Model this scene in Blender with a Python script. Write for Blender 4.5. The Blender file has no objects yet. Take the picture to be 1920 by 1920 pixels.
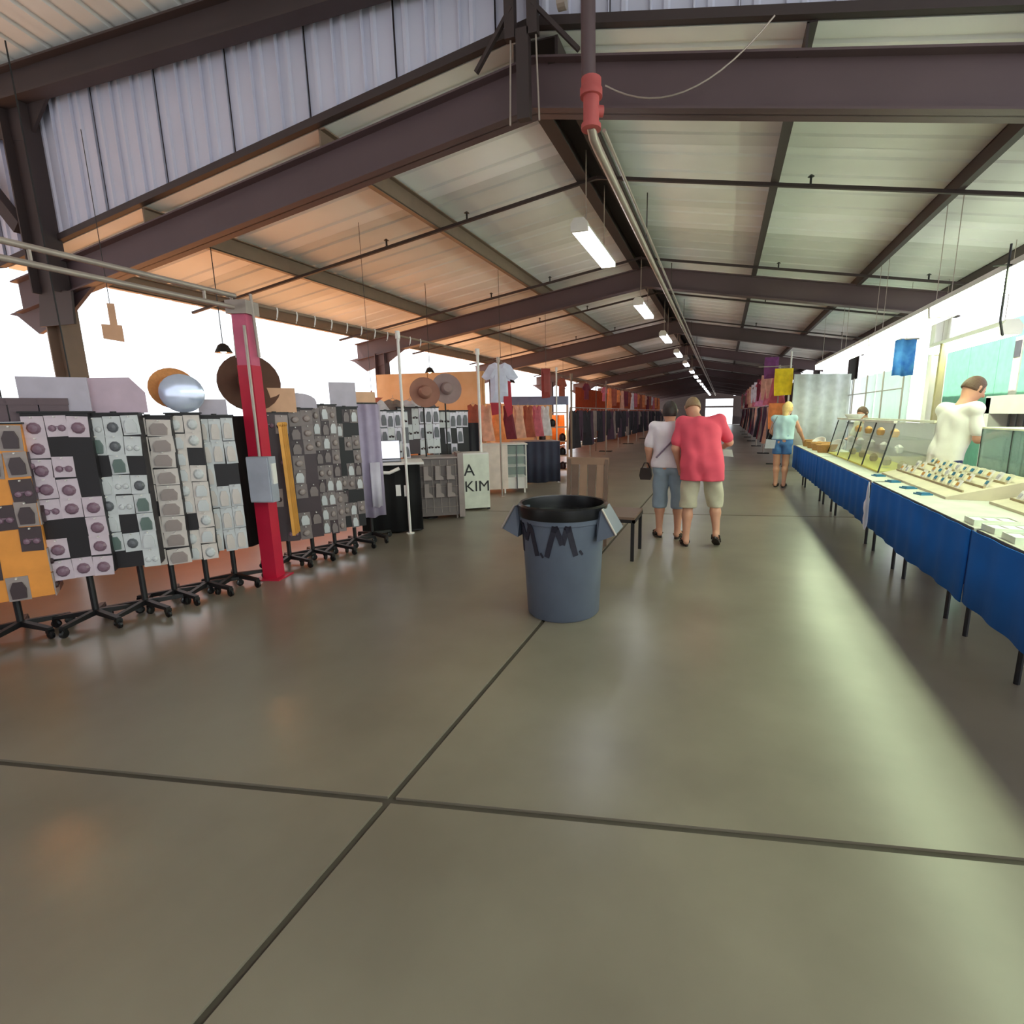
import bpy, bmesh, math, random
import numpy as np
from mathutils import Vector, Matrix
random.seed(7)
C = bpy.context.scene.collection
S = bpy.context.scene
PI = math.pi

# ------------------------------------------------------------------ camera
F, H, CX, CY = 960.0, 1.5, 1050.0, 960.0
vp = Vector((1356 - CX, 772 - CY, F)).normalized()
roll = math.radians(0.5)
u = Vector((-math.sin(roll), -math.cos(roll), 0)); u.z = -u.dot(vp) / vp.z; u.normalize()
r = vp.cross(u)
cam = bpy.data.cameras.new('camera'); co = bpy.data.objects.new('camera', cam); C.objects.link(co)
cam.sensor_width = 36; cam.lens = F / 1920 * 36; cam.shift_x = (960 - CX) / 1920; cam.clip_start = 0.05; cam.clip_end = 400
Mw = Matrix((r, vp, u))                       # world = Mw @ cam(x right, y down, z forward)
ex, ey, ez = Mw.col[0], Mw.col[1], Mw.col[2]
co.matrix_world = Matrix(((ex[0], -ey[0], -ez[0], 0), (ex[1], -ey[1], -ez[1], 0), (ex[2], -ey[2], -ez[2], H), (0, 0, 0, 1)))
S.camera = co
S.view_settings.view_transform = 'Standard'; S.view_settings.look = 'None'; S.view_settings.gamma = 1
S.view_settings.use_curve_mapping = False; S.view_settings.exposure = 0.0
# ------------------------------------------------------------------ sky and sun
w = bpy.data.worlds.new('sky'); S.world = w; w.use_nodes = True
bg = w.node_tree.nodes['Background']; bg.inputs[0].default_value = (0.90, 0.95, 1.0, 1); bg.inputs[1].default_value = 2.3
sd = bpy.data.lights.new('sun', 'SUN'); sd.energy = 9.5; sd.angle = 0.01; sd.color = (1.0, 0.93, 0.83)
so = bpy.data.objects.new('sun', sd); C.objects.link(so)
so.rotation_euler = Vector((0.62, 0.12, -0.92)).to_track_quat('-Z', 'Y').to_euler()

# ------------------------------------------------------------------ materials
def lin(c):
    c = c / 255.0
    return c / 12.92 if c <= 0.04045 else ((c + 0.055) / 1.055) ** 2.4
MATS = {}
def mat(name, rgb, rough=0.6, metal=0.0, var=0.08, scale=6.0, bump=0.0, emit=0.0, ecol=None, trans=0.0, alpha=1.0, rgb2=None, coat=0.0, stretch=None):
    if name in MATS: return MATS[name]
    m = bpy.data.materials.new(name); m.use_nodes = True; nt = m.node_tree; b = nt.nodes['Principled BSDF']
    col = [lin(v) for v in rgb] + [1]
    b.inputs['Roughness'].default_value = rough; b.inputs['Metallic'].default_value = metal
    if coat: b.inputs['Coat Weight'].default_value = coat; b.inputs['Coat Roughness'].default_value = 0.25
    tc = nt.nodes.new('ShaderNodeTexCoord'); mp = nt.nodes.new('ShaderNodeMapping'); nz = nt.nodes.new('ShaderNodeTexNoise')
    nt.links.new(tc.outputs['Object'], mp.inputs[0]); nt.links.new(mp.outputs[0], nz.inputs['Vector'])
    if stretch: mp.inputs['Scale'].default_value = stretch
    nz.inputs['Scale'].default_value = scale; nz.inputs['Detail'].default_value = 5
    mx = nt.nodes.new('ShaderNodeMix'); mx.data_type = 'RGBA'
    c2 = [lin(v) for v in rgb2] + [1] if rgb2 else [min(1, v * (1 + var)) for v in col[:3]] + [1]
    c1 = col if rgb2 else [v * (1 - var) for v in col[:3]] + [1]
    mx.inputs[6].default_value = c1; mx.inputs[7].default_value = c2
    rp = nt.nodes.new('ShaderNodeMapRange'); rp.inputs[1].default_value = 0.35; rp.inputs[2].default_value = 0.65
    nt.links.new(nz.outputs[0], rp.inputs[0]); nt.links.new(rp.outputs[0], mx.inputs[0])
    nt.links.new(mx.outputs[2], b.inputs['Base Color'])
    if bump:
        bp = nt.nodes.new('ShaderNodeBump'); bp.inputs['Strength'].default_value = bump; bp.inputs['Distance'].default_value = 0.02
        nt.links.new(nz.outputs[0], bp.inputs['Height']); nt.links.new(bp.outputs[0], b.inputs['Normal'])
    if emit:
        e = ecol or rgb
        b.inputs['Emission Color'].default_value = [lin(v) for v in e] + [1]; b.inputs['Emission Strength'].default_value = emit
    if trans:
        tr = nt.nodes.new('ShaderNodeBsdfTranslucent'); ms = nt.nodes.new('ShaderNodeMixShader'); out = nt.nodes['Material Output']
        nt.links.new(mx.outputs[2], tr.inputs[0]); ms.inputs[0].default_value = trans
        nt.links.new(b.outputs[0], ms.inputs[1]); nt.links.new(tr.outputs[0], ms.inputs[2]); nt.links.new(ms.outputs[0], out.inputs[0])
    if alpha < 1: b.inputs['Alpha'].default_value = alpha
    MATS[name] = m
    return m
def glass(name='clear glass', a=0.16):
    return mat(name, (215, 230, 228), rough=0.06, alpha=a, var=0.02)

CONC = mat('concrete', (118, 109, 97), rough=0.3, rgb2=(136, 127, 114), scale=1.1, bump=0.04, coat=0.12)
CONCD = mat('joint filler', (78, 71, 63), rough=0.8)
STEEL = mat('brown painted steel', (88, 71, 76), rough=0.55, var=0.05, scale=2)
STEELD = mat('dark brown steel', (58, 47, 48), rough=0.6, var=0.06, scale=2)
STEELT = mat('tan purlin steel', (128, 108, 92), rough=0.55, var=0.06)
SHEET = mat('white roof sheet', (228, 231, 230), rough=0.5, var=0.04, scale=1.5)
SHEETB = mat('greyer roof sheet', (214, 216, 214), rough=0.5, var=0.05, scale=1.5)
SHEETC = mat('bright roof sheet', (240, 242, 243), rough=0.5, var=0.03, scale=1.5)
SHEETW = mat('white wall sheet', (198, 200, 220), rough=0.45, var=0.04, scale=1.5)
TIN = mat('galvanised pipe', (168, 156, 148), rough=0.4, metal=0.35)
WPAINT = mat('white paint', (232, 228, 224), rough=0.5, var=0.03)
BLACK = mat('black paint', (22, 20, 22), rough=0.5)
BLKPL = mat('black plastic', (14, 14, 17), rough=0.3)
REDP = mat('red paint', (196, 30, 62), rough=0.4, var=0.05)
GREYP = mat('grey box paint', (160, 164, 176), rough=0.45)
SKIN = mat('skin', (206, 150, 124), rough=0.55, var=0.05)
BOUNCE = mat('orange bounce ground', (214, 142, 84), rough=0.9, rgb2=(224, 160, 104), scale=0.5)  # orange chosen so the sunlit strip throws warm bounce
PAVE = mat('pale paving', (176, 174, 170), rough=0.9, rgb2=(190, 188, 184), scale=0.4)

# ------------------------------------------------------------------ mesh building
class MB:
    def __init__(s): s.v = []; s.f = []; s.m = []
    def add(s, vs, fs, mi=0):
        o = len(s.v); s.v += [tuple(p) for p in vs]
        for f in fs: s.f.append([i + o for i in f]); s.m.append(mi)
        return s
    def box(s, x0, x1, y0, y1, z0, z1, mi=0):
        v = [(x, y, z) for x in (x0, x1) for y in (y0, y1) for z in (z0, z1)]
        return s.add(v, [(0, 1, 3, 2), (4, 6, 7, 5), (0, 4, 5, 1), (2, 3, 7, 6), (0, 2, 6, 4), (1, 5, 7, 3)], mi)
    def bar(s, a, b, wx, wz, mi=0, up=(0, 0, 1)):
        a = Vector(a); b = Vector(b); d = (b - a).normalized(); up = Vector(up)
        if abs(d.dot(up)) > 0.98: up = Vector((0, 1, 0))
        sx = d.cross(up).normalized() * wx / 2; sz = sx.normalized().cross(d) * wz / 2
        v = [p + i * sx + j * sz for p in (a, b) for i in (-1, 1) for j in (-1, 1)]
        return s.add(v, [(0, 2, 3, 1), (4, 5, 7, 6), (0, 1, 5, 4), (2, 6, 7, 3), (0, 4, 6, 2), (1, 3, 7, 5)], mi)
    def cyl(s, a, b, r0, r1=None, n=12, mi=0, cap=True):
        r1 = r0 if r1 is None else r1
        a = Vector(a); b = Vector(b); d = (b - a).normalized(); t = Vector((1, 0, 0)) if abs(d.x) < 0.9 else Vector((0, 1, 0))
        x = d.cross(t).normalized(); y = d.cross(x)
        v = []
        for p, rr in ((a, r0), (b, r1)):
            v += [p + rr * (math.cos(k * 2 * PI / n) * x + math.sin(k * 2 * PI / n) * y) for k in range(n)]
        fs = [(k, (k + 1) % n, n + (k + 1) % n, n + k) for k in range(n)]
        if cap: fs += [tuple(range(n))[::-1], tuple(range(n, 2 * n))]
        return s.add(v, fs, mi)
    def tube(s, pts, rad, n=8, mi=0):
        pts = [Vector(p) for p in pts]; v = []; fs = []
        for i, p in enumerate(pts):
            d = (pts[min(i + 1, len(pts) - 1)] - pts[max(i - 1, 0)]).normalized()
            t = Vector((0, 0, 1)) if abs(d.z) < 0.95 else Vector((1, 0, 0))
            x = d.cross(t).normalized(); y = d.cross(x)
            v += [p + rad * (math.cos(k * 2 * PI / n) * x + math.sin(k * 2 * PI / n) * y) for k in range(n)]
        for i in range(len(pts) - 1):
            fs += [(i * n + k, i * n + (k + 1) % n, (i + 1) * n + (k + 1) % n, (i + 1) * n + k) for k in range(n)]
        fs += [tuple(range(n))[::-1], tuple(range(len(v) - n, len(v)))]
        return s.add(v, fs, mi)
    def lathe(s, prof, c=(0, 0, 0), n=24, mi=0, axis='z', closed=False):
        v = []; fs = []
        for (rr, z) in prof:
            for k in range(n):
                a = 2 * PI * k / n; p = (rr * math.cos(a), rr * math.sin(a), z)
                if axis == 'y': p = (p[0], p[2], p[1])
                if axis == 'x': p = (p[2], p[0], p[1])
                v.append((p[0] + c[0], p[1] + c[1], p[2] + c[2]))
        for i in range(len(prof) - 1):
            fs += [(i * n + k, i * n + (k + 1) % n, (i + 1) * n + (k + 1) % n, (i + 1) * n + k) for k in range(n)]
        if prof[0][0] > 1e-4: fs.append(tuple(range(n))[::-1])
        if prof[-1][0] > 1e-4 and not closed: fs.append(tuple(range(len(v) - n, len(v))))
        return s.add(v, fs, mi)
    def prism(s, poly, d0, d1, plane='xz', mi=0):
        n = len(poly); v = []
        for d in (d0, d1):
            for (a, b) in poly:
                v.append({'xz': (a, d, b), 'yz': (d, a, b), 'xy': (a, b, d)}[plane])
        fs = [tuple(range(n)), tuple(range(2 * n - 1, n - 1, -1))] + [(k, n + k, n + (k + 1) % n, (k + 1) % n) for k in range(n)]
        return s.add(v, fs, mi)
    def mesh(s, name, mats, smooth=False, fix=True):
        me = bpy.data.meshes.new(name); me.from_pydata(s.v, [], s.f)
        for m in (mats if isinstance(mats, (list, tuple)) else [mats]): me.materials.append(m)
        me.polygons.foreach_set('material_index', s.m)
        if fix:
            bm = bmesh.new(); bm.from_mesh(me); bmesh.ops.recalc_face_normals(bm, faces=bm.faces); bm.to_mesh(me); bm.free()
        if smooth:
            me.polygons.foreach_set('use_smooth', [True] * len(me.polygons))
            me.set_sharp_from_angle(angle=math.radians(40))
        me.update(); return me
    def obj(s, name, mats, parent=None, smooth=False, loc=None, rz=0.0):
        return link(name, s.mesh(name, mats, smooth), parent, loc, rz)
def link(name, me, parent=None, loc=None, rz=0.0, rot=None, scale=None):
    o = bpy.data.objects.new(name, me); C.objects.link(o)
    if parent: o.parent = parent
    if loc: o.location = loc
    if rot: o.rotation_euler = rot
    elif rz: o.rotation_euler = (0, 0, rz)
    if scale: o.scale = scale
    return o
def tag(o, label, cat, group=None):
    o['label'] = label; o['category'] = cat
    if group: o['group'] = group
    return o
def thing(name, label, cat, loc=(0, 0, 0), rz=0.0, group=None):
    return tag(link(name, None, None, loc, rz), label, cat, group)
def struct(o): o['kind'] = 'structure'; return o

# ================================================================== SETTING
RX, PITCH = -1.53, 0.165
ZB, DEP, PUR = 3.845, 0.36, 0.20               # rafter underside at ridge, rafter depth, purlin depth
XL, XR = -7.55, 3.4                            # column lines
EL, ER = -8.35, 3.72                           # roof edges
Y0, BAY, NB = 4.35, 6.1, 11
YE = Y0 + BAY * (NB - 1) + 1.0
def zr(x, base=ZB): return base - PITCH * abs(x - RX)

# ground and floor
g = MB(); g.box(-90, 90, -40, 160, -0.32, -0.02)
o = struct(g.obj('ground', PAVE)); o['label'] = 'sunlit pale paving outside the market hall'
o = struct(MB().box(-22, EL - 0.02, 1.0, 45, -0.02, -0.012).obj('ground_bounce_strip', BOUNCE)); o['label'] = 'orange bounce ground strip added along the open left side'  # strip added to bounce warm light up to the left roof
fl = struct(MB().box(EL, 6.2, -6, YE, -0.015, -0.012).obj('floor', CONCD))
JX = [EL, -1.19, 6.2]
def jy(k, x): return 1.49 + 0.17 * (x + 1.19) + BAY * k
GAP = 0.034
for k in range(-1, 10):
    for i in range(2):
        x0, x1 = JX[i] + (GAP / 2 if i else 0), JX[i + 1] - (GAP / 2 if i == 0 else 0)
        m = MB(); poly = [(x0, jy(k, x0) + GAP / 2), (x1, jy(k, x1) + GAP / 2), (x1, jy(k + 1, x1) - GAP / 2), (x0, jy(k + 1, x0) - GAP / 2)]
        m.prism(poly, -0.012, 0.0, 'xy'); m.obj('concrete_slab', CONC, fl)

# hall roof
ceil_ = struct(link('ceiling', None))
def sheet_mesh(x0, x1, name, wid=BAY / 7, ribs=2, mt=SHEET, up=0.02):
    m = MB(); ys = [0.0]; prof = [(0, 0)]
    p = wid / ribs
    for k in range(ribs):
        b = k * p
        prof += [(b + p * 0.36, 0), (b + p * 0.40, up), (b + p * 0.48, up), (b + p * 0.52, 0)]
    prof.append((wid - 0.004, 0))
    za = ZB + DEP + PUR
    v = []
    for (y, d) in prof:
        for x in (x0, x1): v.append((x, y, zr(x, za) + d))
    n = len(prof)
    fs = [(2 * k, 2 * k + 1, 2 * k + 3, 2 * k + 2) for k in range(n - 1)]
    m.add(v, fs)
    v2 = [(a, b, c + 0.01) for a, b, c in v]
    m.add(v2, [f[::-1] for f in fs])
    return m.mesh(name, mt, fix=False)
SHV = [(sheet_mesh(EL, RX, 'roof_sheet', mt=q_), sheet_mesh(RX, ER, 'roof_sheet', mt=q_)) for q_ in (SHEET, SHEETB, SHEETC)]
for k in range(int((YE - Y0) / (BAY / 7))):
    for q_ in (0, 1): link('roof_sheet', SHV[(k * 5 + q_ * 2 + k // 3) % 3][q_], ceil_, (0, Y0 + k * BAY / 7, 0))
for px in (-3.62, -5.95, -7.75, 0.42, 2.12, 3.55):
    za = zr(px, ZB + DEP); m = MB()
    m.box(px - 0.008, px + 0.008, Y0 - 0.02, YE, za, za + PUR - 0.012)
    m.box(px - 0.06, px + 0.008, Y0 - 0.02, YE, za - 0.008, za + 0.008)
    m.box(px - 0.008, px + 0.06, Y0 - 0.02, YE, za + PUR - 0.02, za + PUR - 0.008)
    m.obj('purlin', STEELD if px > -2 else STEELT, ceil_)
for px in (RX - 0.17, RX + 0.17):
    za = ZB + DEP - 0.03; m = MB()
    m.box(px - 0.012, px + 0.012, Y0 - 0.02, YE, za, za + PUR - 0.03); m.box(px - 0.07, px + 0.07, Y0 - 0.02, YE, za - 0.012, za + 0.004)
    m.obj('ridge_purlin', STEELD, ceil_)
MB().box(RX - 0.16, RX + 0.16, Y0, YE, ZB + DEP + PUR - 0.06, ZB + DEP + PUR - 0.05).obj('ridge_liner', STEELD, ceil_)
ROD = MB()
for (a, b) in ((EL + 0.3, RX), (RX, ER - 0.1)):
    ROD.bar((a, 0, zr(a, ZB + DEP - 0.028)), (b, 0, zr(b, ZB + DEP - 0.028)), 0.035, 0.035)
RODM = ROD.mesh('sag_rod', STEELD)
for k in range(NB - 1):
    for d in (2.05, 5.35): link('sag_rod', RODM, ceil_, (0, Y0 + k * BAY + d, 0))
# sprinkler head pendants fixed on the rods
HD = MB().cyl((0, 0, 0), (0, 0, 0.07), 0.012, n=6).cyl((0, 0, 0.07), (0, 0, 0.09), 0.035, 0.008, n=8).mesh('sprinkler_head', BLACK)
for k in range(2):
    for d in (2.05, 5.35):
        for x in (-4.4, -3.2, 0.75, 2.9): link('sprinkler_head', HD, ceil_, (x, Y0 + k * BAY + d - 0.03, zr(x, ZB + DEP - 0.02)))

# steel frames: every rafter and column is a thing of its own
ORD = ['nearest', 'second', 'third', 'fourth', 'fifth', 'sixth', 'seventh', 'eighth', 'ninth', 'tenth', 'eleventh', 'twelfth', 'thirteenth', 'fourteenth', 'fifteenth']
def rafter_mesh(part):
    m = MB()
    for (xa, xb) in ((EL + 0.15, RX), (RX, ER - 0.1)):
        def q(x, b): return zr(x, b)
        if part == 'web':
            m.prism([(xa, q(xa, ZB)), (xb, q(xb, ZB)), (xb, q(xb, ZB + DEP)), (xa, q(xa, ZB + DEP))], -0.008, 0.008)
        else:
            b0 = ZB if part == 'bottom_flange' else ZB + DEP - 0.016
            m.prism([(xa, q(xa, b0)), (xb, q(xb, b0)), (xb, q(xb, b0 + 0.016)), (xa, q(xa, b0 + 0.016))], -0.085, 0.085)
    return m.mesh(part, STEEL)
RM = {p: rafter_mesh(p) for p in ('web', 'bottom_flange', 'top_flange')}
GUS = MB().prism([(XL - 0.9, zr(XL - 0.9) + 0.05), (XL + 0.75, zr(XL + 0.75) + 0.05), (XL + 0.14, 2.66), (XL - 0.42, 2.50), (XL - 0.75, 2.72)], -0.02, 0.02).mesh('knee_gusset', STEEL)
for k in range(NB):
    t = thing('steel_rafter', f'{ORD[k]} brown steel roof rafter spanning the hall', 'beam', (RX, Y0 + k * BAY, zr(RX)), 0, 'roof rafters')
    for p in RM:
        c = link(p, RM[p], t); c.location = (-RX, 0, -zr(RX))
    c = link('knee_gusset', GUS, t); c.location = (-RX, 0, -zr(RX))
def column(x, y, top, label, grp, mt, wd=0.26):
    t = thing('steel_column', label, 'column', (x, y, 0), 0, grp)
    MB().box(-wd / 2, wd / 2, -0.007, 0.007, 0.02, top).obj('web', mt, t)
    for s in (-1, 1): MB().box(s * wd / 2 - 0.009, s * wd / 2 + 0.009, -0.1, 0.1, 0.02, top).obj('flange', mt, t)
    MB().box(-0.2, 0.2, -0.16, 0.16, 0, 0.02).obj('base_plate', mt, t)
for k in range(7):
    column(XL, Y0 + k * BAY, zr(XL) + 0.02, f'{ORD[k]} brown steel column on the open left side', 'left columns', STEEL if k else STEELT, 0.24)
    if k: column(XR, Y0 + k * BAY, zr(XR) + 0.02, f'{ORD[k]} steel column along the right stalls', 'right columns', WPAINT if k == 1 else STEELD, 0.2)  # second right column coloured white to look washed out by lamplight

# upper cross hall: white corrugated wall above the first rafter, eave beam, roof
wg = struct(link('wall_front', None)); wg['label'] = 'white ribbed sheet wall above the nearest rafter'
LED = ZB + DEP + PUR + 0.07
x = -11.0
while x < 6.0:
    x1 = x + 0.305
    zb0, zb1 = max(zr(x, LED), 3.35), max(zr(x1, LED), 3.35)
    m = MB(); yb = Y0 - 0.03
    pr = [(x, 0), (x + 0.07, 0), (x + 0.085, -0.02), (x + 0.115, -0.02), (x + 0.13, 0), (x + 0.285, 0), (x + 0.292, -0.028), (x1 - 0.004, -0.028)] + ([] if round((x + 11) / 0.305) % 3 == 2 else [(x1 + 0.0, 0.0)])
    v = []
    for (xx, d) in pr:
        zz = zb0 + (zb1 - zb0) * (xx - x) / 0.305
        v += [(xx, yb + d, zz), (xx, yb + d, 5.3)]
    fs = [(2 * i, 2 * i + 2, 2 * i + 3, 2 * i + 1) for i in range(len(pr) - 1)]
    v2 = [(a, b + 0.006, c) for a, b, c in v]
    m.add(v, fs); m.add(v2, [f[::-1] for f in fs])
    link('wall_sheet', m.mesh('wall_sheet', SHEETW, fix=False), wg); x = x1
MB().prism([(-11, 3.4), (EL, zr(EL, LED) - 0.07), (RX, zr(RX, LED) - 0.07), (6.0, zr(6.0, LED) - 0.07), (6.0, 5.2), (-11, 5.2)], Y0 - 0.022, Y0 - 0.012).obj('seam_light_block', STEELD, wg)  # dark sheet added so sky light does not leak through the seams
m = MB()
for (xa, xb) in ((EL, RX), (RX, 6.0)):
    m.prism([(xa, zr(xa, LED) - 0.07), (xb, zr(xb, LED) - 0.07), (xb, zr(xb, LED) - 0.005), (xa, zr(xa, LED) - 0.005)], Y0 - 0.075, Y0 - 0.01)
t1 = struct(m.obj('trim_1', STEELD)); t1['label'] = 'dark channel trim under the white sheet wall'
t = thing('eave_beam', 'dark brown steel beam across the top of the white sheet wall', 'beam', (0, Y0 - 0.2, 4.80))
for nm, a, b, d in (('web', 0, 0.27, 0.008), ('bottom_flange', -0.012, 0.012, 0.08), ('top_flange', 0.26, 0.28, 0.08)):
    MB().box(-11, 6, -d, d, a, b).obj(nm, STEELD, t)
up = struct(link('ceiling_upper', None)); up['label'] = 'white sheet roof of the taller cross hall'
for k in range(19):
    m = MB(); x0 = -11 + k * 0.9; pr = []
    for j in range(3):
        b = j * 0.3; pr += [(b, 0), (b + 0.1, 0), (b + 0.12, 0.03), (b + 0.17, 0.03), (b + 0.19, 0)]
    pr.append((0.896, 0)); v = []
    for (a, d) in pr: v += [(x0 + a, Y0 - 0.02, 5.14 + d), (x0 + a, -5.5, 5.14 + 1.62 + d)]
    fs = [(2 * i, 2 * i + 1, 2 * i + 3, 2 * i + 2) for i in range(len(pr) - 1)]
    m.add(v, fs); m.add([(a, b, c + 0.01) for a, b, c in v], [f[::-1] for f in fs])
    link('roof_sheet', m.mesh('roof_sheet', SHEET, fix=False), up)
for k in range(19):  # rear roof slope out of view, added to cut light behind the camera
    m = MB(); x0 = -11 + k * 0.9
    m.add([(x0, -5.5, 6.76), (x0 + 0.896, -5.5, 6.76), (x0 + 0.896, -15.3, 5.14), (x0, -15.3, 5.14)], [(0, 1, 2, 3)]); m.add([(x0, -5.5, 6.77), (x0 + 0.896, -5.5, 6.77), (x0 + 0.896, -15.3, 5.15), (x0, -15.3, 5.15)], [(3, 2, 1, 0)])
    link('roof_sheet', m.mesh('roof_sheet', SHEET, fix=False), up)
wb = struct(link('wall_back_blocker', None)); wb['label'] = 'unseen white sheet wall added behind the viewer to cut light'  # unseen wall added to keep outside light off the near floor
for k in range(19): MB().box(-11 + k * 0.9, -11 + k * 0.9 + 0.896, -15.32, -15.3, 0, 5.2).obj('wall_sheet', SHEETW, wb)
wl = struct(link('wall_left_blocker', None)); wl['label'] = 'unseen white sheet gable added to darken the cross hall on the left'  # unseen gable added to darken the upper roof, open below
for k in range(22): MB().box(-11.02, -11.0, -15.3 + k * 0.9, -15.3 + k * 0.9 + 0.896, 2.7, 6.7 - abs(-15.3 + k * 0.9 + 0.45 + 5.5) * 0.166).obj('wall_sheet', SHEETW, wl)
t = thing('corner_column', 'dark steel corner column rising to the cross hall eave', 'column', (XL + 0.12, Y0 - 0.12, 2.9))
MB().box(-0.17, 0.17, -0.009, 0.009, 0, 1.9).obj('web', STEELD, t)
for s in (-1, 1): MB().box(s * 0.17 - 0.01, s * 0.17 + 0.01, -0.09, 0.09, 0, 1.9).obj('flange', STEELD, t)
MB().prism([(-0.2, 0.02), (0.2, 0.02), (0.34, 0.0), (0.30, -0.35), (-0.3, -0.35)], -0.012, 0.012).obj('splice_plate', STEELD, t)
MB().prism([(0.1, 1.55), (0.5, 1.9), (-0.9, 1.9), (-0.9, 1.75), (-0.2, 1.6)], -0.015, 0.015).obj('knee_plate', STEELD, t)
m = MB().bar((XL - 0.12, Y0 - 0.16, 3.6), (XL - 1.35, Y0 - 0.16, 5.0), 0.1, 0.14)
tag(m.obj('diagonal_brace', STEELD), 'dark diagonal steel brace left of the corner column', 'brace')
# hanger post at the ridge
t = thing('ridge_hanger', 'dark double steel hanger post at the roof ridge', 'post', (RX - 0.04, Y0 - 0.18, 3.72))
for s in (-1, 1): MB().box(s * 0.09 - 0.05, s * 0.09 + 0.03, -0.03, 0.03, 0.55, 1.35).obj('post', STEELD, t)
MB().box(-0.05, 0.05, -0.03, 0.03, 0.0, 0.6).obj('drop_post', STEELD, t)
for s in (-1, 1): MB().cyl((s * 0.12, 0, -0.02), (s * 0.1, 0, 0.6), 0.007, n=6).obj('rod', TIN, t)
for s in (-1, 1): MB().bar((s * 0.08, -0.02, 0.75), (s * 0.42, 0.05, 0.42), 0.03, 0.03).obj('strut', STEELD, t)
MB().cyl((0.30, -0.08, 0.66), (0.36, -0.08, 0.66), 0.05, n=14).obj('bracket', TIN, t)
# sprinkler riser
t = thing('sprinkler_pipe', 'brown vertical sprinkler riser with long pipe under the ridge', 'pipe', (-0.98, 3.92, 3.45))
MB().cyl((-0.02, 0, 0.28), (-0.03, 0, 1.7), 0.05, n=14).obj('riser', STEEL, t, True)
m = MB().lathe([(0.055, 0), (0.07, 0.0), (0.07, 0.03), (0.056, 0.03), (0.056, 0.2), (0.078, 0.2), (0.078, 0.25), (0.07, 0.26), (0.07, 0.31), (0.05, 0.31)], n=16)
m.cyl((0, 0, 0.12), (0.075, 0.04, 0.12), 0.035, n=10)
tmp = m.obj('red_coupling', mat('red pipe coupling', (178, 84, 84), rough=0.6), t, True); tmp['label'] = 'red threaded pipe coupling'
MB().tube([(0, 0, 0.02), (0, 0.06, -0.02), (0.0, 0.2, -0.03), (0.0, YE - 5, -0.03)], 0.034, 12).obj('long_pipe', TIN, t, True)
MB().cyl((0.07, 0.1, 0.03), (0.07, YE - 5, 0.03), 0.014, n=8).obj('conduit', TIN, t)
for k in range(1, 8): MB().cyl((0.0, k * 3.05 - 0.3, -0.03), (0.0, k * 3.05 - 0.3, 0.6), 0.007, n=6).obj('hanger_rod', STEELD, t)
# loose cable swagged on the first rafter
pts = [(-0.95 + 1.15 * k / 14, Y0 - 0.12, 3.73 + 0.36 * ((-0.45 + 1.15 * k / 14) / 0.7) ** 2) for k in range(15)]
tag(MB().tube(pts, 0.006, 6).obj('cable', TIN), 'thin grey cable swagged along the nearest rafter', 'cable')

# hanging fluorescent lights in a row
TUBE = mat('lit tube', (255, 255, 255), emit=16.0, ecol=(246, 250, 255))
TUBEG = mat('lit shop tube', (255, 255, 255), emit=17.0, ecol=(234, 255, 208))
LBOD = MB().prism([(-0.09, 0.02), (0.09, 0.02), (0.05, 0.1), (-0.05, 0.1)], -0.72, 0.72).mesh('housing', WPAINT)
LTUB = MB().prism([(-0.085, -0.03), (0.085, -0.03), (0.09, 0.02), (-0.09, 0.02)], -0.70, 0.70).mesh('diffuser', TUBE)
LEND = MB().prism([(-0.092, -0.032), (0.092, -0.032), (0.092, 0.05), (0.05, 0.1), (-0.05, 0.1), (-0.092, 0.05)], -0.02, 0.02).mesh('end_cap', WPAINT)
LROD = MB().cyl((0, 0, 0.1), (0, 0, 0.85), 0.006, n=6).mesh('hanging_rod', TIN)
for k in range(15):
    y = 6.35 + 3.95 * k
    lab = f'{ORD[k]} hanging fluorescent light in the row below the ridge'
    t = thing('ceiling_light', lab, 'light', (-1.53, y, 3.40), 0, 'fluorescent row below the ridge')
    link('housing', LBOD, t); link('diffuser', LTUB, t)
    if k < 6:
        for s in (-1, 1): link('end_cap', LEND, t, (0, s * 0.72, 0)); link('hanging_rod', LROD, t, (0, s * 0.45, 0))

# ================================================================== LEFT STALLS
ORD2 = ['first', 'second', 'third', 'fourth', 'fifth', 'sixth', 'seventh', 'eighth', 'ninth', 'tenth', 'eleventh', 'twelfth', 'thirteenth', 'fourteenth', 'fifteenth', 'sixteenth', 'seventeenth', 'eighteenth', 'nineteenth', 'twentieth', 'twenty-first', 'twenty-second', 'twenty-third', 'twenty-fourth', 'twenty-fifth', 'twenty-sixth']
ORD2 += ['twenty-' + w_ for w_ in ('seventh', 'eighth', 'ninth')] + ['thirtieth'] + ['thirty-' + w_ for w_ in ORD2[:9]]
FX = -4.0
# red post with electrical box, poles and rails
t = thing('red_post', 'red square steel post holding a grey electrical box', 'post', (-3.98, 3.62, 0), 0.25)
MB().box(-0.065, 0.065, -0.065, 0.065, 0.012, 1.93).obj('lower_post', REDP, t)
MB().box(-0.062, 0.062, -0.062, 0.062, 1.93, 2.35).obj('upper_post', mat('faded red paint', (206, 96, 128), rough=0.4), t)
MB().box(-0.12, 0.12, -0.12, 0.12, 0, 0.012).obj('base_plate', REDP, t)
MB().box(-0.09, 0.09, -0.09, 0.09, 2.35, 2.46).obj('clamp', TIN, t)
for s in (-1, 1): MB().cyl((s * 0.10, 0.0, 2.0), (s * 0.085, 0, 2.52), 0.013, n=8).obj('pipe_stub', TIN, t)
MB().cyl((-0.10, 0.03, 0.02), (-0.10, 0.03, 2.45), 0.014, n=8).obj('conduit', TIN, t)
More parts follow.
